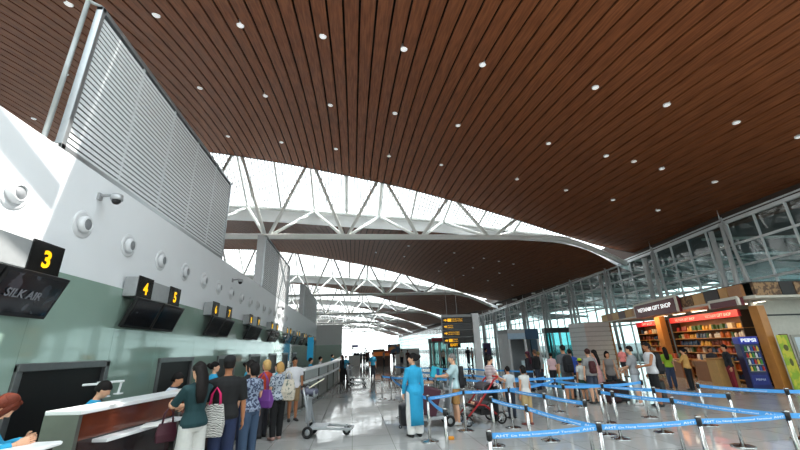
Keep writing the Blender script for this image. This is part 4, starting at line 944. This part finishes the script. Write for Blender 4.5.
SZ = [.12, .48, .82, 1.12, 1.42, 1.74, 2.08]
unit(1.75, 6.9, 'long gift shop shelf unit filled with goods under red header sign', [(3.0, 'VIETNAM GIFT SHOP'), (5.5, 'VIETNAM GIFT SHOP')])
unit(8.1, 11.0, 'shorter gift shop shelf unit left of the wooden pillar', [(9.5, 'GIFT SHOP')])
gk = [('jar', '#b8601c', 'amber'), ('packet', '#8f1f1f', 'red'), ('packet', '#d8a640', 'yellow'), ('box', '#3b5b2c', 'green'), ('box', '#c8bca4', 'cream'), ('jar', '#6c2c14', 'brown'), ('packet', '#2c4a6c', 'blue'), ('box', '#c2571f', 'orange'), ('jar', '#dcd6cc', 'white')]
gm = {}
def good(kind, hexc, s, p, rz, lb, grp):
    key = (kind, hexc)
    if key not in gm:
        q = MB()
        if kind == 'jar': q.lathe([(.055, 0), (.06, .02), (.06, .14), (.04, .17), (.042, .2)], 10)
        elif kind == 'box': q.box(-.07, .07, -.05, .05, 0, .2).box(-.05, .05, -.053, .053, .05, .14)
        else: q.loft([[V((-.07*a, -.035*b, z)), V((.07*a, -.035*b, z)), V((.07*a, .035*b, z)), V((-.07*a, .035*b, z))] for z, a, b in ((0, .95, 1), (.06, 1, 1.2), (.17, .95, .5), (.2, 1, .15))])
        me = q.mesh(kind, kind == 'jar'); me.materials.append(mat(hexc, .4, noise=.25, scale=30)); gm[key] = me
    o = bpy.data.objects.new({'jar': 'souvenir_jar', 'box': 'souvenir_box', 'packet': 'souvenir_packet'}[kind], gm[key]); COL.objects.link(o); o.location = p; o.rotation_euler.z = rz; o.scale = (s, s, s)
    tag(o, lb, kind, grp)
rr = random.Random(5); rz = math.atan2(UV.y, UV.x); SHN = ['bottom', 'second', 'third', 'fourth', 'fifth', 'sixth', 'top']
for zi, z in enumerate(SZ):
    for u0, u1, un in ((1.85, 6.8, 'long'), (8.2, 10.9, 'shorter')):
        u = u0+.12; kd = rr.choice(gk); left = 0
        while u < u1:
            if left <= 0: kd = rr.choice(gk); left = rr.randint(1, 4)
            left -= 1
            good(kd[0], kd[1], rr.uniform(.8, 1.2), fl(u, SN-.14-rr.uniform(0, .1), z), rz, '%s souvenir %s on the %s shelf of the %s gift shop unit' % (kd[2], kd[0], SHN[zi], un), '%s %ss on the %s shelf of the %s unit' % (kd[2], kd[0], SHN[zi], un)); u += .2 if un == 'long' else .27
# display tables with baskets
for j, (u, n, lb) in enumerate([(4.0, .35, 'wooden display table with goods in front of long shelf unit, nearer one'), (6.2, .35, 'wooden display table with goods in front of long shelf unit, farther one')]):
    p = fl(u, n-.7); s = thing('display_table', lb, 'display table', p, rz-PI/2+PI/2)
    MB().box(-.6, .6, -.25, .25, .78, .84).build('table_top', shop_wood, s, bevel=.01); MB().box(-.56, .56, -.22, .22, 0, .78).build('cabinet', mat('#8a5a30', .5), s)
    for q_ in range(5):
        kd = gk[(q_*2+j) % len(gk)]; o = p+UV*(-.45+q_*.22)+V((0, 0, .84)); good(kd[0], kd[1], 1.1, o, rz, '%s souvenir %s on the %s display table' % (kd[2], kd[0], ['nearer', 'farther'][j]), 'goods on the display tables')
s = thing('cash_counter', 'tan wooden cash counter box beside the drinks fridge', 'counter', (13.45, 12.75, 0), -.2); MB().box(-.3, .32, -.25, .25, 0, .98).build('body', mat('#c49a5e', .5), s, bevel=.01); MB().box(-.33, .35, -.28, .28, .98, 1.02).build('counter_top', mat('#a67c44', .4), s)
# drinks fridge
s = thing('drinks_fridge', 'dark blue glass door drinks fridge beside the shop pillar', 'fridge', (13.72, 11.85, 0), -.5); BL = mat('#10205e', .4)
MB().box(-.26, .26, -.28, .2, .05, 1.5).build('cabinet', BL, s, bevel=.015); MB().box(-.27, .27, -.3, .2, 1.5, 1.74).build('header', mat('#22379c', .4, noise=0, emit=.25), s, bevel=.02)
text_obj('lettering', 'PEPSI', .12, mat('#dfe6f5', .5, noise=0, emit=.5), s, frame_M((0, -.306, 1.62), (1, 0, 0), (0, 0, 1)), width=.42, height=.12, bold=.006)
MB().box(-.21, .21, -.29, -.28, .58, 1.46).build('glass_door', mat('#3c4a52', .1, emit=.12), s)
q = MB()
for z in (.62, .83, 1.04, 1.25): q.box(-.2, .2, -.3, -.29, z, z+.015)
q.build('wire_shelf', ALU, s)
for z in (.635, .845, 1.055, 1.265):
    for k in range(5): MB().lathe([(.03, 0), (.03, .11), (.012, .14), (.012, .16)], 8, (-.16+k*.08, -.33, z)).build('drink_bottle', mat(['#b82020', '#e0c050', '#3f8a3a', '#d8d8d8', '#2a50a0'][(k+int(z*10)) % 5], .3), s)
MB().box(-.21, .21, -.29, -.28, .2, .5).build('lower_panel', mat('#162a78', .4), s)
text_obj('lettering', 'PEPSI', .08, mat('#c3cde8', .5, noise=0), s, frame_M((0, -.295, .36), (1, 0, 0), (0, 0, 1)), width=.25, height=.06)
# banner and poster
s = thing('roll_up_banner', 'green and yellow vertical banner beside the shop pillar', 'banner', (14.2, 11.0, 0), .05)
MB().box(-.22, .22, -.01, .01, .08, 1.75).build('banner_sheet', patt('#8fae2c', '#c9c23a', 'noise', 3, .6, .5), s); MB().box(-.24, .24, -.08, .08, 0, .08).build('foot', ALU, s, bevel=.01); q = MB().ell((0, -.015, 1.35), (.1, .006, .1)).ell((.02, -.015, .9), (.07, .006, .12)); q.build('emblem', mat('#5a5a20', .6), s)
s = thing('wooden_panel', 'brown wooden panel standing behind the green banner', 'panel', (14.6, 11.25, 0)); MB().box(-.14, .14, -.04, .04, 0, 1.78).build('board', mat('#6a4526', .5), s, bevel=.01)
s = thing('wall_poster', 'framed white poster with dark hatted face on the beige shop side wall', 'poster', (16.0, 11.7, 0)); MB().box(-.5, .75, 0, .04, .45, 1.75).build('frame', mat('#aaa79c', .5), s, bevel=.01); MB().box(-.4, .65, -.01, 0, .55, 1.66).build('poster_sheet', mat('#cfdbe2', .4), s)
q = MB(); q.ell((.32, -.02, 1.25), (.13, .01, .18)).ell((.32, -.025, 1.45), (.22, .01, .05)).ell((.32, -.025, 1.52), (.13, .01, .1)); q.build('portrait', mat('#3a1c20', .6), s)
q = MB()
for k in range(26):
    a = rr.uniform(0, 6.28); h = rr.uniform(.35, .95); q.path([(0, 0, .2), (.1*math.cos(a), .1*math.sin(a), h*.6), (.25*math.cos(a), .25*math.sin(a), h)], [(.01, .01), (.045, .008), (.004, .004)], 6)
s = thing('potted_plant', 'dark potted plant at the foot of the green banner', 'plant', (14.78, 10.95, 0)); q.build('foliage', mat('#26331f', .7), s); MB().lathe([(.12, 0), (.16, .28), (.14, .28)], 14).build('pot', mat('#2a241f', .6), s)
# shop lamps
for j in range(5):
    u = .8+j*1.7; p = fl(u, -.75, 2.93); s = thing('shop_light_panel', 'white strip light under the gift shop canopy, %s from the corner' % ORD[j], 'light', p, rz, 'strip lights under the shop canopy')
    MB().box(-.5, .5, -.08, .08, -.03, .03).build('casing', TRIM, s); MB().box(-.46, .46, -.06, .06, -.04, -.03).build('tube_light', mat('#fff3dc', .5, noise=0, emit=6), s)
for j in range(4):
    u = 2.4+j*2.4; p = fl(u, SN+.7, 2.75); l = bpy.data.lights.new('shelf_spot', 'AREA'); l.energy = 30; l.size = 1.2; l.color = (1, .66, .32); o = bpy.data.objects.new('shelf_spot', l); COL.objects.link(o); o.location = p
    o.rotation_euler = (fl(u, SN-.3, .9)-p).to_track_quat('-Z', 'Y').to_euler()

# ------------------------------------------------------------ direction sign, booth, kiosks
s = thing('direction_sign', 'large black overhead direction sign with yellow text on grey column', 'sign', (5.75, 20, 0))
MB().box(.75, 1.12, -.12, .12, 0, 3.45).build('column', mat('#d0d3d5', .4), s, bevel=.01); MB().box(-.95, .75, .06, .1, 1.9, 3.42).build('back_frame', mat('#8f9294', .4), s); MB().tube((-.95, 0, 1.85), (-.95, 0, 3.45), .03).build('hanger_pole', GREYM, s)
rowsg = [(3.12, '#0b0b0b', ['DEPARTURE / CHECK-IN', 'INTERNATIONAL']), (2.78, '#2b2d30', ['TICKETS', 'OFFICE']), (2.43, '#1a1b1d', ['INTERNATIONAL TRANSFER', 'SECURITY CHECK']), (2.06, '#0b0b0b', ['CAFE', 'SHOPS'])]
YT = mat('#ffb91a', .5, noise=0, emit=.8)
for i, (z, c, tx) in enumerate(rowsg):
    r = MB().box(-.93, .74, -.05, .06, z-.15, z+.15).build('sign_row', mat(c, .3), s, bevel=.005)
    MB().prism([(-.85, -.06, z-.03), (-.76, -.06, z-.03), (-.76, -.06, z-.08), (-.68, -.06, z), (-.76, -.06, z+.08), (-.76, -.06, z+.03), (-.85, -.06, z+.03)], (0, .008, 0)).build('arrow', YT, r)
    if i in (0, 3): MB().box(-.64, -.44, -.06, -.052, z-.08, z+.08).build('pictogram', YT, r, bevel=.01)
    for q_, b_ in enumerate(tx): text_obj('lettering', b_, .1, YT, r, frame_M((-.4+(.55 if len(b_) > 12 else .22)/2+(.0 if i in (0, 3) else -.22), -.056, z+.05-.1*q_), (1, 0, 0), (0, 0, 1)), width=.65 if len(b_) > 12 else .3, height=.06)
s = thing('hanging_sign', 'small black and yellow hanging sign beyond the large direction sign', 'sign', (7.55, 28, 0)); MB().box(-.5, .5, -.05, .05, 1.65, 2.05).build('sign_panel', mat('#15120a', .3), s); text_obj('lettering', 'EXIT', .2, YT, s, frame_M((0, -.056, 1.87), (1, 0, 0), (0, 0, 1)), width=.6, height=.2, bold=.01); MB().tube((-.4, 0, 2.05), (-.4, 0, 7), .015).tube((.4, 0, 2.05), (.4, 0, 7), .015).build('hanger', GREYM, s)
s = thing('information_booth', 'tall grey booth with dark blue header panel near the glass facade', 'booth', (8.9, 19.5, 0), .05)
MB().box(-.95, -.85, -.6, .6, 0, 2.5).build('side_wall', mat('#b6babc', .5), s); MB().box(.65, .78, -.6, .6, 0, 2.5).build('side_wall', mat('#b6babc', .5), s); MB().box(-.9, .7, .5, .6, 0, 2.3).build('back_wall', mat('#8f9598', .5), s)
MB().box(-.05, .05, -.6, -.5, 0, 2.5).build('post', mat('#c4c8ca', .5), s); MB().box(-.95, 0, -.62, -.55, 2.0, 2.3).build('header_left', mat('#8fa9bd', .5), s); MB().box(.02, .78, -.63, -.5, 1.98, 2.5).build('header_panel', mat('#17405c', .5), s)
MB().box(.3, .66, -.6, -.5, .0, 1.95).build('blue_door', mat('#1b4156', .4), s); MB().box(-.4, .25, -.66, -.6, .0, .95).build('counter_front', mat('#b5cdd6', .5), s); MB().box(-.95, .78, -.62, .6, 2.3, 2.5).build('roof', mat('#9a9ea0', .5), s)
p = atz(487, 372); s = thing('purple_stand', 'narrow dark purple advertising stand left of the grey booth', 'stand', (9.0, 25, 0)); MB().box(-.25, .25, -.1, .1, .1, 1.9).build('panel', mat('#2c2350', .5), s, bevel=.02); MB().box(-.3, .3, -.2, .2, 0, .1).build('foot', GREYM, s)
s = thing('entrance_vestibule', 'grey horizontally ribbed entrance vestibule beside the glass doors', 'vestibule', (16.25, 24.4, 0), -.05)
q = MB(); q.box(-.85, .85, -1, 1, 0, 3.0)
q.build('core', mat('#b0b3b4', .5), s); q = MB()
for k in range(10): q.box(-.89, .89, -1.05, 1.0, .05+k*.295, .29+k*.295)
q.build('ribbed_cladding', mat('#d0d3d3', .4), s)
s = thing('door_portal', 'dark framed glass entrance portal left of the grey ribbed vestibule', 'entrance', (18.0, 29.5, 0), -.1)
MB().box(-2.3, 1.6, -.3, .3, 2.55, 2.95).build('header', mat('#33383a', .4), s)
for x in (-2.3, -1.0, .3, 1.5): MB().box(x, x+.1, -.1, .1, 0, 2.55).build('door_post', FRM, s)
MB().box(-2.2, 1.5, -.01, .01, 0, 2.55).build('glass_pane', glass_mat('portal_glass', '#8fd0d4', .08), s)
s = thing('check_kiosk', 'pale cylindrical revolving door kiosk with dark ring beyond the barrier belts', 'kiosk', (9.6, 40, 0)); q = MB()
for k in range(12): a = k*2*PI/12; q.tube((1.5*math.cos(a), 1.5*math.sin(a), 0), (1.5*math.cos(a), 1.5*math.sin(a), 2.3), .09)
q.build('posts', mat('#c9cdcc', .4), s); MB().lathe([(1.65, 2.2), (1.65, 2.6), (0.1, 2.7)], 28).build('top_ring', mat('#8e9a98', .4), s); MB().lathe([(1.35, 0), (1.35, 2.2)], 28).build('glass_drum', glass_mat('drum_glass', '#a9c4c2', .06), s); MB().box(-1.6, -.3, -1.75, -1.6, 2.3, 2.65).build('red_panel', mat('#8c2233', .5), s)
s = thing('flight_display', 'hanging flight information screen showing orange and blue beyond the cyan tunic woman', 'screen', (4.8, 45, 0)); MB().box(-.72, .72, -.08, .08, 1.15, 2.25).build('casing', BLACK, s); MB().box(-.64, .64, -.1, -.08, 1.25, 2.17).build('screen', patt('#e0a050', '#42607c', 'noise', 1.5, .4, .5), s); MB().tube((-.5, 0, 2.25), (-.5, 0, 8), .02).tube((.5, 0, 2.25), (.5, 0, 8), .02).build('hanger', GREYM, s)
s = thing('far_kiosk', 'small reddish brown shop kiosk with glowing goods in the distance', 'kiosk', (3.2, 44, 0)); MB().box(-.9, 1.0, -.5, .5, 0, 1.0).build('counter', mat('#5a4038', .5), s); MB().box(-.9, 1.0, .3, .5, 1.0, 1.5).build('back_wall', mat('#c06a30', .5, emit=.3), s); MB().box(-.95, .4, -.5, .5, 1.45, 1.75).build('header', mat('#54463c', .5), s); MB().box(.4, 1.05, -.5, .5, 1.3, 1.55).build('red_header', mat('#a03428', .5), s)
s = thing('partition_screen', 'plain grey partition boards right of the far flight display', 'partition', (6.4, 46, 0)); MB().box(-1.3, 1.6, -.1, .1, 0, 1.7).build('board', mat('#eceef0', .6), s)
s = thing('partition_screen', 'low grey partition boards at the far end of the check-in counters', 'partition', (.9, 44, 0)); MB().box(-1.4, -.1, -.1, .1, 0, 1.15).build('board', mat('#dfe2e0', .6), s)
s = thing('far_portal', 'white frame portal with purple sign in the far distance', 'portal', (1.0, 60, 0)); MB().box(-1.2, -1.05, -.1, .1, 0, 2.6).box(.9, 1.05, -.1, .1, 0, 2.0).box(-1.2, 1.05, -.1, .1, 1.9, 2.05).build('frame', STEELW, s); MB().box(-1.1, -.2, -.12, .0, 2.15, 2.5).build('purple_sign', mat('#5a4a90', .5), s)
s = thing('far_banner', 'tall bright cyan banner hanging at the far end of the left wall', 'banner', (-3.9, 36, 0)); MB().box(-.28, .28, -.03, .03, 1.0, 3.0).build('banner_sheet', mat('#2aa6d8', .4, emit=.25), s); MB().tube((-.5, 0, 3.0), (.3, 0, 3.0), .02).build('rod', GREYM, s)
for j, (x, y) in enumerate([(-.1, 20.5), (-.05, 23.0)]):
    trolley('luggage trolley parked near the far counters, %s one' % ['nearer', 'farther'][j], (x+.2, y, 0), .1+j*.3)


# ------------------------------------------------------------ light
w = bpy.data.worlds.new('sky'); S.world = w; w.use_nodes = True; nt = w.node_tree; bg = nt.nodes['Background']
tc = nt.nodes.new('ShaderNodeTexCoord'); sp = nt.nodes.new('ShaderNodeSeparateXYZ'); nt.links.new(tc.outputs['Generated'], sp.inputs[0])
rp = nt.nodes.new('ShaderNodeValToRGB'); rp.color_ramp.elements[0].color = (.95, 1.0, 1.0, 1); rp.color_ramp.elements[1].color = (.8, .92, 1.0, 1); nt.links.new(sp.outputs['Z'], rp.inputs[0]); nt.links.new(rp.outputs[0], bg.inputs[0])
bg.inputs[1].default_value = 4.2
su = bpy.data.lights.new('sun', 'SUN'); su.energy = 12; su.angle = .009; su.color = (1, .96, .9)
so = bpy.data.objects.new('sun', su); COL.objects.link(so)
dirv = V((-.70, -.1, -1.0)); so.rotation_euler = dirv.to_track_quat('-Z', 'Y').to_euler()
